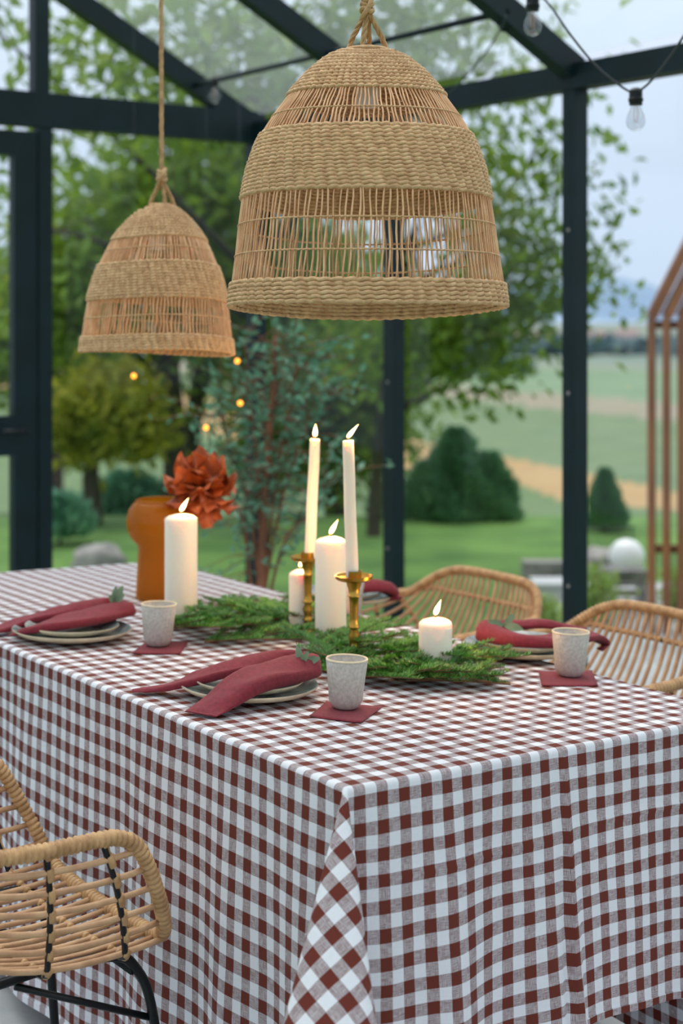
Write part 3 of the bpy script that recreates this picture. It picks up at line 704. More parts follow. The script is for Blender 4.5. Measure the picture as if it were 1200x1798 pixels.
for s in (.42, Lt-.42):
    for t in (.16, Wt-.16):
        p = T(s, t)-Ti; p.z = 0; hh = T(s, t).z-.05
        m_ = MB(); m_.box(p+Z*hh/2, .045, .045, hh/2, (A, Bh, Z)); m_.build('leg', M_wood, tb, False)
    p = T(s, Wt/2)-Ti; p.z = .05
    m_ = MB(); m_.box(p, .05, .38, .045, (A, Bh, Z)); m_.build('foot_beam', M_wood, tb, False)
    p.z = .62; m_ = MB(); m_.box(p, .03, .38, .04, (A, Bh, Z)); m_.build('apron', M_wood, tb, False)
RR = .008
def hang(a):     # outward and down for a length a past the edge
    if a < RR*PI/2: th = a/RR; return RR*math.sin(th), -RR*(1-math.cos(th))
    return RR, -RR-(a-RR*PI/2)
LOOP = [(0, 0), (-.05, .2), (-.13, .30), (-.175, .40), (-.14, .50), (0, .54), (.14, .50), (.175, .40), (.13, .30), (.05, .2), (0, 0)]
lp = smooth_path([Vector((a, b, 0)) for a, b in LOOP], 10)
# put the loop on the unit sphere below the corner and rescale it to the quarter turn the cloth has there
def on_sphere(sc): return [Vector((p.x*sc, p.y*sc, -1)).normalized() for p in lp]
lo, hi = .3, 3
for _ in range(30):
    mid = (lo+hi)/2; S_ = on_sphere(mid); ln = sum((a-b).length for a, b in zip(S_, S_[1:]))
    if ln < PI/2: lo = mid
    else: hi = mid
acc = [0]
for a, b in zip(S_, S_[1:]): acc.append(acc[-1]+(a-b).length)
def corner_dir(th):
    x = th/(PI/2)*acc[-1]
    for i in range(len(acc)-1):
        if acc[i+1] >= x: f = (x-acc[i])/max(1e-9, acc[i+1]-acc[i]); return S_[i].lerp(S_[i+1], f).normalized()
    return S_[-1]
def sst(x, a, b): t = min(1, max(0, (x-a)/(b-a))); return t*t*(3-2*t)
def fold_front(t, h):     # outward swell of the near short side (x along t)
    k = h/DR; e = sst(t, .0, .10)*sst(Wt-t, .0, .1)
    f = .012*k*math.sin(t*14+1.1)+.0055*k*math.sin(t*29+2)+.018*k
    c = .445+.01*k
    f += .017*k**.5*math.exp(-((t-c-.006)/.009)**2)-.008*k**.5*math.exp(-((t-c+.014)/.008)**2)
    f += .0022*math.exp(-((h-.16+.02*t)/.004)**2)
    f += .022*k*math.exp(-((t-.2)/.05)**2)
    return f*e
def fold_left(s, h):
    k = h/DL; e = sst(s, 0, .10)*sst(Lt-s, 0, .1)
    return e*(.015*k+.010*k*math.sin(s*13+.6)+.008*k*math.sin(s*23+1)+.016*k*math.exp(-((s-.33)/.05)**2)-.012*k*math.exp(-((s-.2)/.04)**2))
def pos(s, t):
    ds_ = -s if s < 0 else (s-Lt if s > Lt else 0); dt = -t if t < 0 else (t-Wt if t > Wt else 0)
    ss = -1 if s < 0 else 1; st_ = -1 if t < 0 else 1
    Ah, Bo = A, Bh
    if ds_ == 0 and dt == 0:
        wv = .0022*noise.noise(Vector((s*7, t*7, 0)))+.001*noise.noise(Vector((s*25, t*18, 3)))
        edge = min(s, t, Lt-s, Wt-t); wv *= sst(edge, 0, .03)
        return T(s, t, wv*.6)
    if dt == 0:
        o_, z_ = hang(ds_); f = fold_front(t if ss < 0 else Wt-t, ds_)
        wav = .004*math.sin(s*30+t*9)*ds_/DR
        return T(0 if ss < 0 else Lt, t)+A*ss*(o_+f)+Z*(z_+wav-.012*ds_/DR*math.sin(t*9))
    if ds_ == 0:
        o_, z_ = hang(dt); f = fold_left(s, dt)*(1 if st_ < 0 else .05)
        return T(s, 0 if st_ < 0 else Wt)+Bh*st_*(o_+f)+Z*(z_-.01*dt/DL*math.sin(s*8))
    r = math.hypot(ds_, dt); th = math.atan2(dt, ds_)     # 0 on the short side, 90 deg on the long side
    cd = corner_dir(PI/2-th)   # starts at the long side
    outd = (A*ss+Bh*st_).normalized(); side = (A*ss-Bh*st_).normalized()
    o_, z_ = hang(r)
    base = T(0 if ss < 0 else Lt, 0 if st_ < 0 else Wt)+A*ss*o_*math.cos(th)+Bh*st_*o_*math.sin(th)
    d_ = outd*cd.y+side*cd.x+Z*cd.z
    k = max(0, -z_); 
    return base+d_*k
def axis(L_, D_):
    nd_ = int(D_/.0095); a = [-D_+i*(D_-.03)/nd_ for i in range(nd_)]
    e = [-.03, -.022, -.0173, -.014, -.010, -.006, -.003, -.0012, 0]
    n = int(L_/.0125); m = [L_*i/n for i in range(1, n)]
    return a+e+m+[L_-x for x in reversed(e)]+[L_-x for x in reversed(a)]
sa = axis(Lt, DR); ta = axis(Wt, DL); sa = sorted(set(round(x, 6) for x in sa)); ta = sorted(set(round(x, 6) for x in ta))
vs_ = []; uvs = []
for s in sa:
    for t in ta: vs_.append(pos(s, t)); uvs.append((s, t))
nt_ = len(ta); fs = [(i*nt_+j, i*nt_+j+1, (i+1)*nt_+j+1, (i+1)*nt_+j) for i in range(len(sa)-1) for j in range(nt_-1)]
me = bpy.data.meshes.new('tablecloth'); me.from_pydata([tuple(v) for v in vs_], [], fs)
uvl = me.uv_layers.new(name='UVMap'); li = np.empty(len(me.loops), dtype=np.int32); me.loops.foreach_get('vertex_index', li)
uvl.data.foreach_set('uv', np.array(uvs, dtype=np.float32)[li].ravel())
me.polygons.foreach_set('use_smooth', [True]*len(fs)); me.materials.append(M_cloth); me.update()
cloth = link('tablecloth', me); tag(cloth, 'brown and white gingham linen cloth hanging over the long table', 'tablecloth')
# hem strip on the near and left sides
def hem(run, nm='hem'):
    v = []; u = []; f = []
    for i, (s, t, s2, t2) in enumerate(run):
        a = pos(s, t); b = pos(s2, t2)
        i2 = min(i+1, len(run)-1); i1 = max(i-1, 0); dv = pos(*run[i2][:2])-pos(*run[i1][:2]); n = dv.cross(b-a)
        n = n.normalized() if n.length > 1e-9 else Vector((0, -1, 0))
        if n.dot(Vector((0, -1, 0))) < 0: n = -n
        dn = (a-b).normalized()
        v += [a+n*.0004+dn*.0008, a+n*.0022+dn*.0008, b+n*.0022, b+n*.0003]; u += [(s, t)]*2+[(s2, t2)]*2
    for i in range(len(run)-1):
        for k in range(3): a = i*4+k; f.append((a, a+4, a+5, a+1))
    me = bpy.data.meshes.new(nm); me.from_pydata([tuple(x) for x in v], [], f); ul = me.uv_layers.new(name='UVMap')
    li = np.empty(len(me.loops), dtype=np.int32); me.loops.foreach_get('vertex_index', li); ul.data.foreach_set('uv', np.array(u, dtype=np.float32)[li].ravel())
    me.materials.append(M_cloth); me.update(); return link(nm, me, cloth)
hem([(-DR, t, -DR+.013, t) for t in ta if 0 <= t <= Wt+DR*.8])
hem([(s, -DL, s, -DL+.013) for s in sa if 0 <= s <= Lt])

# ------------------------------------------------------------------ crockery
def cup(label, px, py, k=1.0):
    o = empty('cup', label, 'cup', group='stoneware cups', M=on_table(px, py, .0045)); h = .090*k; r = .039*k; rb = .0245*k
    P = [(0, 0), (rb*.9, 0), (rb, .002), (rb+.0065*k, .013*k), (r-.005*k, .045*k), (r, h-.001), (r-.001, h), (r-.003, h-.001), (r-.0075*k, .045*k), (rb+.002, .014*k), (0, .010*k)]
    m_ = MB(); m_.lathe(P, 40, closed=False); b = m_.build('body', M_stone, o)
    m2 = MB(); m2.lathe([(r+.0004, h-.002), (r-.0002, h+.0006), (r-.003, h+.0006), (r-.0036, h-.002)], 40, closed=False); m2.build('rim', M_cream, o)
    return o
def coaster(label, cs):
    mid = Vector((0, 0, 0)); P = [T(*px_table(x, y), .0018) for x, y in cs]; mid = sum(P, Vector())/4
    n = 8; m_ = MB(); v = []
    for i in range(n+1):
        for j in range(n+1):
            a, b = i/n, j/n; p = P[0]*(1-a)*(1-b)+P[1]*a*(1-b)+P[2]*a*b+P[3]*(1-a)*b
            v.append(p-mid+N*(.0008*noise.noise(p*30)+(.0015 if (a in (0, 1) and b in (0, 1)) else 0)))
    f = [(i*(n+1)+j, i*(n+1)+j+1, (i+1)*(n+1)+j+1, (i+1)*(n+1)+j) for i in range(n) for j in range(n)]
    m_.add(v, f); o = m_.build('coaster', M_napkin, loc=mid); md = o.modifiers.new('t', 'SOLIDIFY'); md.thickness = .0014; md.offset = 0
    tag(o, label, 'coaster', 'burgundy cloth coasters')
coaster('burgundy cloth coaster under the front cup', [(543, 1260), (573, 1234), (672, 1243), (634, 1271)])
coaster('burgundy cloth coaster under the left cup', [(231, 1149), (262, 1124), (331, 1129), (316, 1150)])
coaster('burgundy cloth coaster under the right cup', [(952, 1206), (946, 1180), (1040, 1180), (1051, 1206)])
coaster('burgundy cloth coaster under the back cup behind the candles', [(600, 1100), (618, 1082), (656, 1087), (651, 1102)])
cup('pale stoneware cup in front, beside the front place setting', 607, 1246)
cup('pale stoneware cup at the left, beside the tall pillar candle', 277, 1136)
cup('warm-lit stoneware cup at the right-hand place setting', 1001, 1189)
cup('stoneware cup at the back, half hidden behind the taper candle', 612, 1080)
def plate_obj(name, label, M, R, h, group, m_out, m_in):
    o = empty(name, label, 'plate', group=group, M=M)
    P = [(0, .002), (R*.52, .002), (R*.55, 0), (R*.6, .001), (R*.64, .003), (R*.9, h*.55), (R, h), (R*.995, h+.0025)]
    m_ = MB(); m_.lathe(P, 56, closed=False); m_.build('body', m_out, o)
    Q = [(R*.995, h+.0025), (R*.98, h+.0022), (R*.88, h*.6+.0035), (R*.66, .0075), (0, .0065)]
    m_ = MB(); m_.lathe(Q, 56, closed=False); m_.build('glazed_face', m_in, o)
    return o
def setting(px, py, where):
    plate_obj('dinner_plate', 'cream-rimmed dinner plate, lower one at the %s place setting' % where, on_table(px, py, .002), .132, .020, 'dinner plates', M_cream, M_greyglaze)
    plate_obj('side_plate', 'smaller side plate stacked on the dinner plate at the %s place setting' % where, on_table(px, py, .0125), .104, .018, 'side plates', M_cream, M_greyglaze)
setting(437, 1221, 'front'); setting(126, 1121, 'left'); setting(920, 1149, 'right'); setting(601, 1058, 'far right side')

def napkin(label, lobes, extra=None):
    """folded linen lofted along several spines; points are (px, py, height, half width, half thickness)"""
    allp = []; m_ = MB(); o0 = None
    for lobe in lobes:
        pts = []
        for px, py, h, w_, th in lobe:
            s, t = px_table(px, py, h); pts.append((T(s, t, h), w_, th))
        if o0 is None: o0 = pts[0][0].copy()
        P = smooth_path([p[0]-o0 for p in pts], 7); Wd = smooth_path([Vector((p[1], p[2], 0)) for p in pts], 7)
        n = 22; v = []; f = []
        for i, p in enumerate(P):
            tg = (P[min(i+1, len(P)-1)]-P[max(i-1, 0)]).normalized(); sd = tg.cross(N).normalized(); up = sd.cross(tg).normalized()
            for k in range(n):
                a = 2*PI*k/n; cx, sx = math.cos(a), math.sin(a)
                xx = math.copysign(abs(cx)**.75, cx)*Wd[i].x; zz = (abs(sx)**.8)*Wd[i].y if sx > 0 else -(abs(sx)**.4)*Wd[i].y*.55
                zz += .0018*noise.noise(Vector((i*.22, a*2.4, o0.x*9)))*(1 if sx > 0 else .2)+(.35*Wd[i].y*math.cos(a*3+i*.15) if sx > 0 else 0)*.5
                v.append(p+sd*xx+up*zz)
        for i in range(len(P)-1):
            for k in range(n): k2 = (k+1) % n; f.append((i*n+k, i*n+k2, (i+1)*n+k2, (i+1)*n+k))
        f.append(tuple(range(n-1, -1, -1))); f.append(tuple((len(P)-1)*n+k for k in range(n)))
        m_.add(v, f)
    o = m_.build('napkin', M_napkin, loc=o0); tag(o, label, 'napkin', 'burgundy napkins'); return o
M_sprig = leaf_mat('sprig_leaves', (84, 112, 84), (136, 164, 132), None, trans=.2, scale=30)
def sprig(label, px, py, h, dirs, sz=.04):
    s, t = px_table(px, py, h); p = T(s, t, h); o = empty('leaf_sprig', label, 'sprig', p, 'leaf sprigs in the napkins')
    st = MB(); st.tube([(0, 0, -.012), (0, 0, .0), Vector(dirs[0]).normalized()*sz*.8], .0012, 6); st.build('stem', M_sprig, o)
    for i, dv in enumerate(dirs):
        dv = Vector(dv).normalized(); q = MB(); sd = dv.cross(Vector((.2, -1, .4))).normalized(); up = sd.cross(dv)
        L_ = sz*(1-.12*i); w_ = L_*.20; v = []; f = []
        for k in range(7):
            u = k/6; ww = w_*math.sin(PI*min(1, u*.93+.05))**.8; c = dv*L_*u+up*L_*.12*math.sin(PI*u)
            v += [c+sd*ww, c-up*ww*.25, c-sd*ww]
        for k in range(6):
            for j in (0, 1): a = k*3+j; f.append((a, a+1, a+4, a+3))
        q.add(v, f, .3+.15*i); q.build('leaf', M_sprig, o, attr=True)
napkin('burgundy linen napkin folded over the front plates, broad end over the rim', [
    [(551, 1171, .048, .022, .022), (540, 1173, .048, .036, .026), (515, 1180, .046, .040, .026), (487, 1188, .045, .040, .024), (450, 1197, .043, .042, .023), (420, 1210, .036, .042, .019), (395, 1227, .024, .040, .013), (374, 1241, .014, .038, .008), (358, 1250, .009, .036, .0035), (352, 1254, .007, .034, .0015)],
    [(530, 1158, .052, .018, .016), (500, 1154, .052, .022, .014), (453, 1164, .048, .024, .015), (400, 1178, .042, .024, .014), (345, 1194, .030, .024, .012), (300, 1206, .016, .024, .008), (262, 1211, .008, .018, .005), (232, 1213, .006, .008, .002)]])
napkin('burgundy linen napkin folded over the left plates, long end towards the table edge', [
    [(225, 1069, .048, .020, .016), (218, 1072, .046, .032, .019), (190, 1078, .044, .038, .018), (160, 1086, .042, .040, .017), (110, 1095, .040, .040, .015), (70, 1103, .030, .038, .012), (45, 1109, .020, .036, .008), (28, 1112, .014, .034, .003)],
    [(198, 1057, .054, .014, .012), (175, 1061, .050, .020, .013), (140, 1069, .048, .024, .013), (91, 1080, .040, .026, .012), (45, 1091, .026, .028, .010), (10, 1103, .014, .026, .008), (-14, 1110, .010, .014, .004)]])
napkin('burgundy linen napkin folded over the right-hand plates, drooping to the right', [
    [(842, 1110, .048, .018, .024), (852, 1113, .046, .032, .025), (875, 1119, .044, .036, .020), (910, 1126, .042, .036, .017), (966, 1128, .040, .036, .014), (1010, 1121, .044, .034, .012), (1038, 1117, .042, .032, .010), (1056, 1127, .026, .030, .010), (1062, 1140, .010, .026, .004)],
    [(862, 1100, .054, .012, .012), (912, 1099, .054, .020, .011), (955, 1097, .056, .022, .011), (990, 1102, .050, .022, .009), (1030, 1108, .046, .022, .006)]])
napkin('burgundy linen napkin on the far right side plates behind the candles', [
    [(596, 1040, .044, .022, .018), (620, 1035, .048, .032, .018), (650, 1031, .052, .034, .019), (676, 1034, .044, .034, .017), (688, 1045, .026, .030, .012), (691, 1055, .012, .024, .004)]])
sprig('small green leaf sprig tucked in the front napkin', 528, 1166, .062, [(1, .3, .25), (-.2, .2, 1), (.5, -.2, .8), (-1, -.3, .1)])
sprig('small green leaf sprig tucked in the left napkin', 200, 1060, .062, [(.5, .2, 1), (.1, .2, 1), (.9, 0, .8), (-.2, -.3, .5)], .045)
sprig('small green leaf sprig tucked in the right-hand napkin', 885, 1098, .066, [(1, -.4, -.15), (-.8, -.3, .25), (.4, .1, .4)], .045)

# ------------------------------------------------------------------ candles
def flame(parent, z, lean, k=1.0):
    wk = MB(); wk.tube([(0, 0, z-.004), (.0004, 0, z+.004), (.0012, 0, z+.008)], .0009, 6); wk.build('wick', M_wick, parent)
    f = MB(); H = .028*k; r = .0052*k; P = []; v = []; n = 14; K = 12
    for i in range(K+1):
        u = i/K; rr = r*(math.sin(PI*u**.62))**.9*(1-.25*u) if 0 < i < K else .0002
        for j in range(n):
            a = 2*PI*j/n; v.append((rr*math.cos(a)+lean*H*u**1.3, rr*math.sin(a), z+.005+H*u))
    f.add(v, [(i*n+j, i*n+(j+1) % n, (i+1)*n+(j+1) % n, (i+1)*n+j) for i in range(K) for j in range(n)]); f.build('flame', M_flame, parent)
    l = bpy.data.lights.new('flame_light', 'POINT'); l.energy = 1.9*k; l.color = (1, .5, .16); l.shadow_soft_size = .006
    lo_ = bpy.data.objects.new('flame_light', l); C.objects.link(lo_); lo_.parent = parent; lo_.location = (lean*H*.6, 0, z+.022)
def pillar(label, px, py, r, h, lean, dome=.008, tilt=0):
    M = on_table(px, py, .0022) @ Matrix.Rotation(tilt, 4, 'Y'); o = empty('pillar_candle', label, 'candle', group='lit pillar candles', M=Matrix.Translation(M.translation))
    m_ = MB(); P = [(0, 0), (r*.985, 0), (r, .002), (r, h-.006), (r*.97, h-.002), (r*.8, h+dome*.3), (r*.4, h+dome*.8), (0, h+dome)]
    m_.lathe(P, 40, closed=False); m_.build('wax', M_wax, o); flame(o, h+dome, lean, 1.15); return o
pillar('tall ivory pillar candle in front of the amber vase', 318, 1098, .0385, .252, .55)
pillar('tall ivory pillar candle in the middle beside the brass holder', 581, 1140, .0345, .238, .5)
pillar('short slim ivory pillar candle on the fir at the left of the middle ones', 527, 1112, .0258, .138, .6)
pillar('short squat ivory pillar candle alone at the right end of the fir', 765, 1183, .0345, .105, .35)
def holder(label, px, py, H):
    M = on_table(px, py, .0022); o = empty('candle_holder', label, 'candle holder', M.translation, 'brass candle holders')
    k = H/.19
    P = [(0, 0), (.036, 0), (.037, .003), (.033, .007), (.018, .016), (.0105, .030), (.0085, .036), (.0125, .039), (.0085, .042), (.009, .052), (.0125, .066), (.0075*1, .076), (.0095, .080), (.0125, .082), (.0095, .084), (.0082, .100), (.009, .125), (.0105, .146), (.0135, .148), (.0105, .150), (.0125, .165), (.017, .178), (.019, .182)]
    m_ = MB(); m_.lathe([(r, z*k) for r, z in P], 28, closed=False); m_.build('stem', M_brass, o)
    m_ = MB(); m_.lathe([(0, H*.958), (.034, H*.958), (.039, H*.975), (.040, H+.002), (.038, H+.002), (.036, H*.985), (.016, H*.98), (.016, H+.012), (.0142, H+.012), (.0142, H*.985), (0, H*.985)], 32, closed=False); m_.build('drip_tray', M_brass, o, sharp=40)
    return o
def taper(label, px, py, Hh, h, leanx, r=.0132, lean=.3):
    M = on_table(px, py, .0022); p = M.translation+Z*(Hh*.985+.001)
    o = empty('taper_candle', label, 'candle', p, 'lit taper candles'); m_ = MB(); v = []
    n = 24; K = 14; m_.tube([(leanx*h*(i/K)+.0004*math.sin(i*.7), 0, h*i/K) for i in range(K+1)], [r*(1.0-.10*i/K) for i in range(K)]+[r*.86], n)
    m_.build('wax', M_wax, o, sharp=50)
    sub = bpy.data.objects.new('burning_tip', None)
    C.objects.link(sub); sub.parent = o; sub.location = (leanx*h, 0, 0); flame_parts(sub, h, lean); return o
def flame_parts(sub, h, lean): flame(sub, h, lean, 1.05)
holder('turned brass candle holder in the front of the fir, holding the right taper', 622, 1170, .186); taper('tall ivory taper candle in the front brass holder', 619, 1170, .186, .285, -.032, lean=.75)
holder('brass candle holder at the back, mostly hidden by pillar candles', 541, 1118, .180); taper('tall ivory taper candle at the back, left of the other taper', 544, 1118, .180, .272, .045, lean=.05)

# ------------------------------------------------------------------ fir branches
def fir_mesh(seed, L_=.30):
    random.seed(seed); st = MB(); nd = MB()
    def shoot(p0, d0, ln, r, n_tw=0):
        bend = Vector((random.gauss(0, .25), random.gauss(0, .25), random.gauss(-.05, .05))); P = [p0+d0*ln*u+bend*ln*u*u*.35 for u in [i/6 for i in range(7)]]
        for q in P: q.z = max(q.z, .004)
        st.tube(P, [r*(1-.6*i/6) for i in range(7)], 5)
        n = int(ln/.0030)
        for i in range(n):
            u = i/n; k = min(5, int(u*6)); p = P[k].lerp(P[k+1], u*6-k); tg = (P[k+1]-P[k]).normalized(); sd = tg.cross(Z).normalized()
            for s in (-1, 1, random.choice((-.5, .5))):
                nv = (tg*.75+sd*s*(1 if abs(s) == 1 else .6)+Z*(.25+.55*rnd() if abs(s) == 1 else .9)+Vector((random.gauss(0, .12),)*3)).normalized()
                l = .017*(.8+.4*rnd())*(1-.3*u); w_ = .0012; wv = nv.cross(Vector((rnd()-.5, rnd()-.5, 1))).normalized()*w_
                nd.add([p, p+nv*l*.5+wv, p+nv*l, p+nv*l*.5-wv], [(0, 1, 2, 3)])
        return P
    P = shoot(Vector((0, 0, .006)), Vector((1, 0, .04)), L_, .0028)
    for i in range(1, 7):
        for s in (-1, 1):
            if rnd() < .93:
                q = P[i].lerp(P[i-1], rnd()*.6); l = L_*(.42-.045*i)*(.8+.5*rnd())
                Q = shoot(q, Vector((.75, s*.75, .10+.22*rnd())).normalized(), l, .0017)
                if l > .07:
                    for j in (2, 4):
                        shoot(Q[j], Vector((.95, s*.1+random.choice((-.55, .55)), .15)).normalized(), l*.4, .0012)
    out_ = []
    for nm, mb_, m_ in (('twigs', st, M_barkwarm), ('needles', nd, M_fir)):
        me = bpy.data.meshes.new(nm); me.from_pydata(mb_.v, [], mb_.f); a_ = me.attributes.new('rnd', 'FLOAT', 'FACE'); a_.data.foreach_set('value', mb_.r); me.materials.append(m_); out_.append(me)
    return out_
FIR = [fir_mesh(s, l) for s, l in ((11, .27), (12, .23), (13, .30), (14, .20))]
random.seed(99)
fir = [(350, 1105, 20, 'left end of the fir runner, reaching towards the left pillar'), (400, 1082, 60, ''), (430, 1110, 200, ''), (470, 1078, 10, ''), (500, 1100, 120, ''), (390, 1120, -20, ''), (445, 1128, 30, ''), (520, 1080, 250, ''), (360, 1128, 5, ''),
       (470, 1105, 80, ''), (550, 1110, 160, ''), (560, 1150, 0, ''), (600, 1165, 40, ''), (640, 1120, 10, ''), (650, 1165, -40, ''), (680, 1185, 0, ''), (700, 1160, 50, ''), (730, 1195, -70, ''), (600, 1185, -15, ''), (770, 1165, 15, ''), (800, 1180, -25, ''), (830, 1170, 30, ''),
       (720, 1205, 10, ''), (690, 1200, 190, ''), (760, 1200, -10, ''), (640, 1195, -55, ''), (575, 1165, 100, ''), (790, 1205, 175, ''), (620, 1130, 60, ''), (430, 1090, 140, '')]
refs = [(318, 1100, 'the left pillar candle'), (277, 1140, 'the left cup'), (500, 1150, 'the front napkin'), (527, 1110, 'the slim short pillar candle'), (581, 1140, 'the middle pillar candle'), (622, 1170, 'the front brass holder'),
        (607, 1246, 'the front cup'), (765, 1183, 'the squat pillar candle'), (880, 1150, 'the right-hand plates'), (600, 1060, 'the far right side plates')]
seen_labels = {}
def fir_label(px, py):
    q = sorted(refs, key=lambda r: (r[0]-px)**2+(r[1]-py)**2*9); r = q[0]
    side = ('left of ' if px < r[0]-28 else 'right of ' if px > r[0]+28 else '')
    depth = 'behind' if py < r[1]-14 else 'in front of' if py > r[1]+8 else 'beside'
    l = 'fir branch %s%s' % ((side+'and '+depth+' ') if side and depth != 'beside' else side or depth+' ', r[2])
    if l in seen_labels: l += ', nearer '+q[1][2]
    if len(l.split()) > 13: l = l.replace('slim short', 'slim').replace('front brass holder', 'brass holder').replace('pillar candle', 'pillar')
    k = l; n = 2
    while l in seen_labels: l = k+[', upper', ', lower one', ', outer one', ', inner one', ', longest one'][n-2]; n += 1
    seen_labels[l] = 1; return l if len(l.split()) > 15 else 'green '+l
for i, (px, py, dg, lb) in enumerate(fir):
    s, t = px_table(px, py); ang = math.radians(dg)
    M = Matrix.Translation(T(s, t, .004+.010*(i % 3))) @ TM @ Matrix.Rotation(0, 4, 'Z')
    # direction given in the picture plane: 0 = to the right, 90 = away
    dv = Vector((math.cos(ang), math.sin(ang), 0)); lx = Vector((dv.dot(TM.to_3x3().col[0]), dv.dot(TM.to_3x3().col[1]), 0)); rz = math.atan2(lx.y, lx.x)
    M = M @ Matrix.Rotation(rz, 4, 'Z')
    c = T(s, t)+dv*.0
    fo = empty('fir_branch', fir_label(px, py), 'fir branch', group='fir branches of the table runner', M=M @ Matrix.Translation((-.12, 0, 0)))
    tw_, nd_ = FIR[i % 4]; link('twigs', tw_, fo)['kind'] = 'stuff'; link('needles', nd_, fo)['kind'] = 'stuff'

# ------------------------------------------------------------------ amber vase and dried flower
M = on_table(284, 1052, .0015); vz = M.translation; va = empty('vase', 'amber glass mushroom-shaped vase behind the tall pillar candle', 'vase', vz)
kv = vz.y/F; rc = 43*kv; rh = 62*kv; H = 172*kv
P = [(0, 0), (rc*1.0, 0), (rc*1.06, .004), (rc*1.03, H*.15), (rc*.95, H*.52), (rc*1.0, H*.56), (rh*.85, H*.62), (rh*.97, H*.70), (rh, H*.80), (rh*.94, H*.91), (rh*.80, H*.975), (rh*.72, H)]
Q = [(r-.004, z+(.006 if i < 2 else 0)) for i, (r, z) in enumerate(P[1:])]
m_ = MB(); m_.lathe(P+Q[::-1]+[(0, .006)], 48, closed=False); m_.build('body', M_amber, va)
m_ = MB(); m_.tube([(rh*.70*math.cos(a), rh*.70*math.sin(a), H+.001) for a in [2*PI*i/40 for i in range(40)]], .0028, 8, close=True); m_.build('rim', M_amber, va)
fc = at(350, 860, vz.y-.03); fl_ = empty('dried_flower', 'dried copper-coloured peony standing in the amber vase', 'flower', fc)
sv = vz+Vector((.02, -.01, .02))-fc
m_ = MB(); m_.tube(smooth_path([sv, sv*.45+Vector((-.01, 0, -.01)), Vector((0, 0, 0))], 6), .003, 7); m_.build('stem', M_barkwarm, fl_)
random.seed(5)
Rf = 55*kv
for i in range(64):
    u = (i+.5)/64; ph = math.acos(1-1.75*u); th = i*2.399963
    n = Vector((math.sin(ph)*math.cos(th), math.sin(ph)*math.sin(th), math.cos(ph)))
    n = (Matrix.Rotation(.7, 3, 'Y') @ Matrix.Rotation(.4, 3, 'X')) @ n
    side = n.cross(Vector((rnd()-.5, rnd()-.5, 1))).normalized(); up = side.cross(n)
    L_ = Rf*(.85+.45*rnd()); w_ = L_*(.30+.14*rnd()); cup_ = .5+.5*rnd(); q = MB(); v = []; K, J = 6, 4
    tw = (rnd()-.5)*.8
    for a in range(K+1):
        x = a/K; ww = w_*math.sin(PI*min(.97, .1+x*.8))**.7
        for b in range(J+1):
            y = b/J*2-1
            p = n*(L_*(.25+.8*x)*(1-.12*y*y))+side*ww*y+up*(L_*.42*x*x*cup_*(1 if i % 3 else -.6)-L_*.24*y*y*x)+side*tw*L_*.3*x*x
            p += Vector((1, 1, 1))*.0022*noise.noise(p*90+Vector((i, 0, 0)))
            v.append(p)
    q.add(v, [(a*(J+1)+b, a*(J+1)+b+1, (a+1)*(J+1)+b+1, (a+1)*(J+1)+b) for a in range(K) for b in range(J)], rnd()*.9)
    q.build('petal', M_petal, fl_, attr=True)

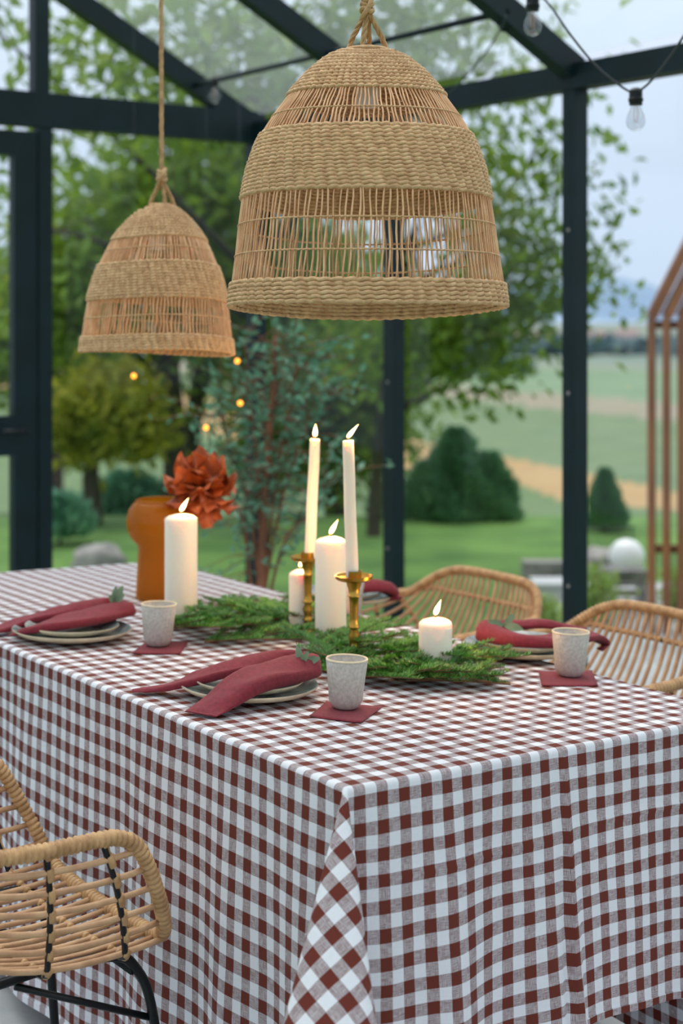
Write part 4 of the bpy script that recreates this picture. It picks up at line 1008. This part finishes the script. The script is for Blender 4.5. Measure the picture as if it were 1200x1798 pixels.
# ------------------------------------------------------------------ hanging lamps
def pendant(label, px, ybot, d, prof_px, bands, nst, rot_tilt, ropes, weft_r, knot_y, seed, tiltz=0):
    """prof_px: (pixel row, pixel radius) from the bottom up; bands: (kind, row0, row1) woven or open"""
    random.seed(seed); k = d/F; c = at(px, ybot, d); o = empty('pendant_lamp', label, 'lamp', c, 'woven pendant lamps')
    prof_px = sorted(prof_px, reverse=True); ys = [-(p[0]) for p in prof_px]; rs = [p[1] for p in prof_px]
    def Rr(y): return float(np.interp(-y, ys, rs))*k
    def zz(y): return (ybot-y)*k
    TL = Matrix.Rotation(rot_tilt, 3, 'X') @ Matrix.Rotation(tiltz, 3, 'Y')
    wob = lambda th, y: 1+.012*math.sin(2*th+seed)+.008*math.sin(3*th+seed*2+y*.01)
    ztw = lambda th, y: .004*math.sin(2*th+.5+seed)
    def ring(mb, y, r, amp, ph, half=False, npt=None, flat=1):
        npt = npt or nst*4; P = []
        for i in range(npt):
            th = 2*PI*i/npt; rr = (Rr(y)+amp*math.cos(nst/2*th+ph))*wob(th, y)
            P.append(TL @ Vector((rr*math.cos(th), rr*math.sin(th), zz(y)+ztw(th, y)+amp*.35*math.sin(nst/2*th+ph))))
        mb.tube(P, r, 6 if npt < 300 else 5, close=True)
    for kind, y0, y1, nm in bands:
        if kind == 'woven':
            mb = MB(); n = max(2, round(abs(y1-y0)*k/(weft_r*1.62)))
            for i in range(n+1): ring(mb, y0+(y1-y0)*i/n, weft_r*(.92+.16*rnd()), weft_r*.55, i*.55+rnd()*.5)
            mb.build(nm, M_sea, o)['kind'] = 'stuff'
        elif kind == 'open':
            mb = MB()
            for i in range(nst):
                th = 2*PI*(i+.35*(rnd()-.5))/nst; P = []; sk = (rnd()-.5)*.02+ .015
                for j in range(9):
                    u = -.02+1.04*j/8; y = y0+(y1-y0)*u; t_ = th+sk*u+.006*math.sin(j*1.3+i); rr = Rr(y)*wob(t_, y)-.0005
                    P.append(TL @ Vector((rr*math.cos(t_), rr*math.sin(t_), zz(y)+ztw(t_, y))))
                mb.tube(P, .00155*(.85+.4*rnd()), 5)
            mb.build(nm, M_sea2, o)['kind'] = 'stuff'
        else:
            mb = MB(); 
            for s in (0, PI): ring(mb, y0, .0013, .0016, s)
            mb.build(nm, M_sea, o)
    # crown disc
    ytop = prof_px[-1][0]; mb = MB(); n = int(Rr(ytop)/(weft_r*1.6))
    for i in range(n):
        r_ = Rr(ytop)*(i+.3)/n
        P = [TL @ Vector((r_*math.cos(a), r_*math.sin(a), zz(ytop)+.004)) for a in [2*PI*q/32 for q in range(32)]]; mb.tube(P, weft_r, 5, close=True)
    mb.build('crown', M_sea, o)['kind'] = 'stuff'
    # rope: loops from the crown to a knot, then up to the ridge beam
    zk = zz(knot_y); kx = ropes['kx']*k
    def twisted(name, P, r):
        P = smooth_path(P, 10); mb = MB(); acc_ = 0; Q = [[], [], []]
        for i, p in enumerate(P):
            tg = (P[min(i+1, len(P)-1)]-P[max(i-1, 0)]).normalized(); x = tg.orthogonal().normalized(); y = tg.cross(x)
            x = (Vector((1, .2, .1)).cross(tg)).normalized() if abs(tg.x) < .9 else x; y = tg.cross(x)
            if i: acc_ += (P[i]-P[i-1]).length
            for s in range(3):
                a = acc_/(r*6)*2*PI/1.6+s*2*PI/3; Q[s].append(p+(x*math.cos(a)+y*math.sin(a))*r*.5)
        for q in Q: mb.tube(q, r*.62, 5)
        mb.build(name, M_rope, o)
    for ax, by in ropes['loops']:
        pa = TL @ Vector((ax*k, by*k, zz(ytop)-.004)); dense = [pa, pa*.55+Vector((kx, 0, zk))*.45+Vector((ax*k*.12, 0, 0)), Vector((kx+ax*k*.06, 0, zk))]
        P = []
        for a, b in zip(dense, dense[1:]):
            P += [a.lerp(b, q/5) for q in range(5)]
        twisted('rope_loop', P+[dense[-1]], .0048)
    ztop = ZR-.075-c.z
    mb = MB(); kn = Vector((kx, 0, zk))
    for j in range(3):
        zc = kn+Z*(.004+j*.009); R_ = .0095-.001*j
        mb.tube([zc+Vector((R_*math.cos(a), R_*math.sin(a), .003*math.sin(a*2+j))) for a in [2*PI*q/20 for q in range(20)]], .0048, 7, close=True)
    mb.tube([kn+Vector((-.010, -.008, -.012)), kn+Vector((.004, -.014, .01)), kn+Vector((.010, -.004, .03))], .0045, 7)
    mb.build('knot', M_rope, o)
    steps = int((ztop-zk)/.012); P = [Vector((kx*(1-q/steps*.3), 0, zk+(ztop-zk)*q/steps)) for q in range(steps+1)]
    # the long rope: three strands
    mb = MB()
    for s in range(3): mb.tube([p+Vector((math.cos(i*.9+s*2.094), math.sin(i*.9+s*2.094), 0))*.0026 for i, p in enumerate(P)], .0032, 5)
    mb.build('rope', M_rope, o)
    # socket inside
    m_ = MB(); m_.lathe([(0, zz(ytop)-.10), (.02, zz(ytop)-.10), (.022, zz(ytop)-.04), (.012, zz(ytop)-.02), (0, zz(ytop)-.02)], 16, closed=False); m_.build('lamp_socket', M_white, o)
    return o
BIGP = [(543, 240), (530, 239.5), (505, 236.6), (459, 230), (407, 224), (355, 217), (303, 207), (260, 192), (234, 180), (204, 161), (165, 133), (130, 103), (108, 78), (96, 60), (90, 45)]
pendant('large woven seagrass bell lamp hanging in front of the window corner', 645, 543, 2.74, BIGP,
        [('woven', 541, 506, 'woven_rim'), ('open', 506, 352, 'stick_band'), ('woven', 352, 244, 'woven_band'), ('open', 244, 170, 'stick_band'), ('woven', 170, 92, 'woven_cap'),
         ('ring', 456, 0, 'binding_twine'), ('ring', 402, 0, 'binding_twine'), ('ring', 210, 0, 'binding_twine')],
        136, math.radians(-3.6), {'kx': 0, 'loops': [(-38, 14), (40, 10), (-8, -26), (6, 26)]}, .0043, 22, 1)
s_ = [(y*.594, r*.558) for y, r in BIGP]; y0_ = 618-543*.594
SMP = [(618, 134), (600, 132), (560, 127), (520, 121), (490, 113), (460, 102), (430, 88), (405, 72), (385, 55), (370, 38), (363, 22)]
pendant('smaller woven seagrass bell lamp hanging at the left on a long rope', 276, 618, 3.6, SMP,
        [('woven', 617, 594, 'woven_rim'), ('open', 594, 528, 'stick_band'), ('woven', 528, 468, 'woven_band'), ('open', 468, 420, 'stick_band'), ('woven', 420, 364, 'woven_cap'),
         ('ring', 560, 0, 'binding_twine'), ('ring', 441, 0, 'binding_twine')],
        128, math.radians(-3.2), {'kx': 8, 'loops': [(-22, 4), (26, 4), (10, -10)]}, .0042, 318, 3, tiltz=math.radians(1.0))

# ------------------------------------------------------------------ rattan chairs
def rattan_chair():
    """local x forwards, y sideways, origin on the floor under the middle of the front edge"""
    o = empty('rattan_armchair', 'x', 'chair')
    def front(u):   # the front edge of the shell, u from -1 (one arm) to 1 (other arm)
        a = abs(u); sg = 1 if u >= 0 else -1
        if a < .55: return Vector((0, sg*a/.55*.215, .435-.012*(1-(a/.55)**2)))
        q = (a-.55)/.45; return Vector((-.095*q**1.2, sg*(.215+.055*math.sin(q*PI/2)), .435+.215*q))
    def back(u):
        a = abs(u); sg = 1 if u >= 0 else -1
        return Vector((-.545+.09*a**4, sg*.262*(a**.85), .735-.080*a**4.5))
    def rod(u, n=18):
        p0 = front(u); p3 = back(u); a = abs(u); zl = p0.z-.03*(1-a)
        p1 = Vector((-.26, p0.y*1.06, zl-.01)); p2 = Vector((-.445-.03*(1-a), p0.y*1.02*(1-.1*(1-a)), zl+.02+.02*(1-a)))
        return bez(p0, p1, p2, p3, n)
    nr = 27
    for i in range(1, nr):
        u = -1+2*i/nr; P = rod(u); P[0] = P[0]+Vector((.012*math.sin(i*2.1), 0, 0))
        m_ = MB(); m_.tube(P, .0052, 7); m_.build('rattan_rod', M_rattan, o)
    def wrapped(name, P, r, m, close=False, pitch=.0105):
        # densely resampled tube whose radius pulses like a wrapping
        D = []; acc_ = 0; Pn = P+([P[0]] if close else [])
        for a, b in zip(Pn, Pn[1:]):
            l = (b-a).length; n = max(1, int(round(l/(pitch/9))))
            D += [a.lerp(b, q/n) for q in range(n)]
        if not close: D.append(P[-1])
        ln = 0; rad = []
        for i, p in enumerate(D):
            if i: ln += (p-D[i-1]).length
            rad.append(r*(1.02-.22*abs(math.cos(PI*ln/pitch))**5+.02*math.sin(ln*90)))
        m_ = MB(); m_.tube(D, rad, 10, close=close); m_.build(name, m, o)
    # rim: front edge, arms, back
    loop = [front(-1+2*i/40) for i in range(41)]
    side = rod(1, 14)[1:-1]; bk = [back(1-2*i/30) for i in range(31)]; side2 = rod(-1, 14)[1:-1][::-1]
    rim = loop+side+bk+side2
    # soften the arm corners
    for _ in range(3): rim = [(rim[i-1]+rim[i]*2+rim[(i+1) % len(rim)])/4 for i in range(len(rim))]
    wrapped('rim_frame', rim, .0132, M_wrap, True)
    for vi, v in enumerate((.10, .30, .52, .74, .93)):
        R_ = [(rod(-1+2*i/nr, 40)[int(v*40)], -1+2*i/nr) for i in range(0, nr+1)]
        m_ = MB(); P = [p+Vector((-.004, 0, -.007)) for p, u in R_]; 
        m_.tube(smooth_path(P, 2), .0052, 7); m_.build('metal_rib', M_black, o)
        m_ = MB()
        for i, (p, u) in enumerate(R_):
            a = R_[max(0, i-1)][0]; b = R_[min(nr, i+1)][0]; tg = (b-a).normalized()
            c0 = p+Vector((-.002, 0, -.0035)); m_.tube([c0-tg*.011, c0-tg*.008, c0, c0+tg*.008, c0+tg*.011], [.0066, .0076, .0078, .0076, .0066], 8)
            if i < nr and (i % 2 == 0): m_.tube([p+Vector((-.001, 0, -.003)), b+Vector((-.001, 0, -.003))], .0032, 5)
        m_.build('binding', M_wrap, o)['kind'] = 'stuff'
    # black legs
    for sy in (-1, 1):
        P = smooth_path([(-.22, sy*.17, .418), (-.09, sy*.18, .415), (-.045, sy*.19, .39), (-.015, sy*.20, .30), (.015, sy*.215, .01)], 7)
        m_ = MB(); m_.tube(P, .0085, 8); m_.build('leg', M_black, o)
        P = smooth_path([(-.22, sy*.17, .418), (-.36, sy*.18, .412), (-.42, sy*.19, .38), (-.47, sy*.20, .26), (-.54, sy*.215, .01)], 7)
        m_ = MB(); m_.tube(P, .0085, 8); m_.build('leg', M_black, o)
        m_ = MB(); m_.tube([(-.015, sy*.195, .30), (-.25, sy*.17, .405)], .006, 7); m_.build('diagonal_brace', M_black, o)
    for xx, zz_ in ((-.05, .385), (-.42, .36)):
        m_ = MB(); m_.tube([(xx, -.19, zz_), (xx, .19, zz_)], .0065, 8); m_.build('cross_brace', M_black, o)
    m_ = MB(); m_.tube([(-.45, -.195, .30), (-.25, 0, .40), (-.45, .195, .30)], .006, 8); m_.build('cross_brace', M_black, o)
    return o
ch = rattan_chair()
def place(o, p, fw, label):
    fw = Vector((fw.x, fw.y, 0)).normalized(); o.location = (p.x, p.y, 0); o.rotation_euler = (0, 0, math.atan2(fw.y, fw.x)); tag(o, label, 'chair', 'rattan armchairs round the table')
dN = (CAMZ-.435)*F/(1648-HZ); Pn = at(292, 1648, dN)
place(ch, Pn+A*.215-Bh*.0, Bh, 'rattan armchair with black metal legs in the left foreground')
c2 = copy_tree(ch); bp_ = at(868, 1010, (CAMZ-.735)*F/(1010-HZ)); place(c2, bp_-Bh*.545, -Bh, 'rattan armchair at the far side, seen left of the right-hand post')
c3 = copy_tree(ch); bp_ = at(1172, 1074, (CAMZ-.735)*F/(1074-HZ)); place(c3, bp_-Bh*.545, -Bh, 'rattan armchair at the far side, cut by the right picture edge')

# ------------------------------------------------------------------ string lights
def string(label, pts, d, bulbs, r=.003):
    P = smooth_path([at(x, y, dd) for x, y, dd in pts], 8); o = empty('string_lights', label, 'string lights', P[0])
    m_ = MB(); m_.tube([p-P[0] for p in P], r, 7); m_.build('cable', M_cord, o)
    return o
string('black cable of bulbs looping across the top right corner', [(905, -40, 4.1), (958, 0, 3.9), (1003, 62, 3.8), (1050, 118, 3.8), (1105, 160, 3.8), (1128, 156, 3.75), (1160, 122, 3.7), (1215, 40, 3.6), (1300, -120, 3.5)], 3.8, [])
string('thin grey cable hanging below the roof beside the big lamp', [(889, 28, 4.85), (880, 50, 4.9), (855, 90, 5.1), (815, 138, 5.4), (784, 168, 5.55)], 5, [], .0028)
def bulb(label, px, py, d, k=1.0):
    """py: row of the socket top"""
    c = at(px, py, d); o = empty('light_bulb', label, 'light bulb', c, 'clear string light bulbs')
    m_ = MB(); m_.lathe([(0, .004), (.010, .002), (.0165, -.004), (.0165, -.022), (.0185, -.024), (.0185, -.030), (.0165, -.033), (.0165, -.040), (0, -.040)], 20, closed=False); m_.build('socket', M_black, o, sharp=40)
    g = [(.012, -.040), (.014, -.050), (.021, -.066), (.0235, -.080), (.021, -.092), (.013, -.101), (.004, -.104), (0, -.1045)]
    m_ = MB(); m_.lathe(g, 24, closed=False); m_.build('glass', M_bulb, o)
    m_ = MB(); m_.tube([(-.003, 0, -.04), (-.005, 0, -.062), (-.003, 0, -.082), (.003, 0, -.082), (.005, 0, -.062), (.003, 0, -.04)], .0009, 5); m_.build('filament', mat('filament_orange', (214, 130, 80), rough=.4) if 'filament_orange' not in bpy.data.materials else bpy.data.materials['filament_orange'], o)
    return o
bulb('clear bulb in a black socket hanging at the upper right', 1117, 156, 3.78)
bulb('clear bulb hanging at the top against the right roof rafter', 936, -8, 3.95)
bulb('small clear bulb on the gable rafter at the upper left', 377, 136, 6.3)
# glowing beads on wires, added to imitate candle-flame reflections in the glass
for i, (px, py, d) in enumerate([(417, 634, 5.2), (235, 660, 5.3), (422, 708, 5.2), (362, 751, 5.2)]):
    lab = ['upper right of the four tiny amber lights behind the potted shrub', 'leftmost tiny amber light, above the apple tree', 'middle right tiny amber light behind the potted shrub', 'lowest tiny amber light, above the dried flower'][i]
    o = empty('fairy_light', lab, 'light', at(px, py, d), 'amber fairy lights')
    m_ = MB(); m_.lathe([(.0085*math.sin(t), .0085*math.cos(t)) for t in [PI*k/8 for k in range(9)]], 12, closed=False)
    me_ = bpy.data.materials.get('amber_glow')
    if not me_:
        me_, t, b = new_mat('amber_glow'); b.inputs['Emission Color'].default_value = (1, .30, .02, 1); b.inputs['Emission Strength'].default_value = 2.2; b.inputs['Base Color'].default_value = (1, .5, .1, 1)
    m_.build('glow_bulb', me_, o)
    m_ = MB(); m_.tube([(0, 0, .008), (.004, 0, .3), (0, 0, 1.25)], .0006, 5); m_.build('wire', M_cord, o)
print('OBJECTS', len(bpy.data.objects), 'TRIS', sum(len(o.data.loop_triangles) if 0 else len(o.data.polygons) for o in bpy.data.objects if o.type == 'MESH'))
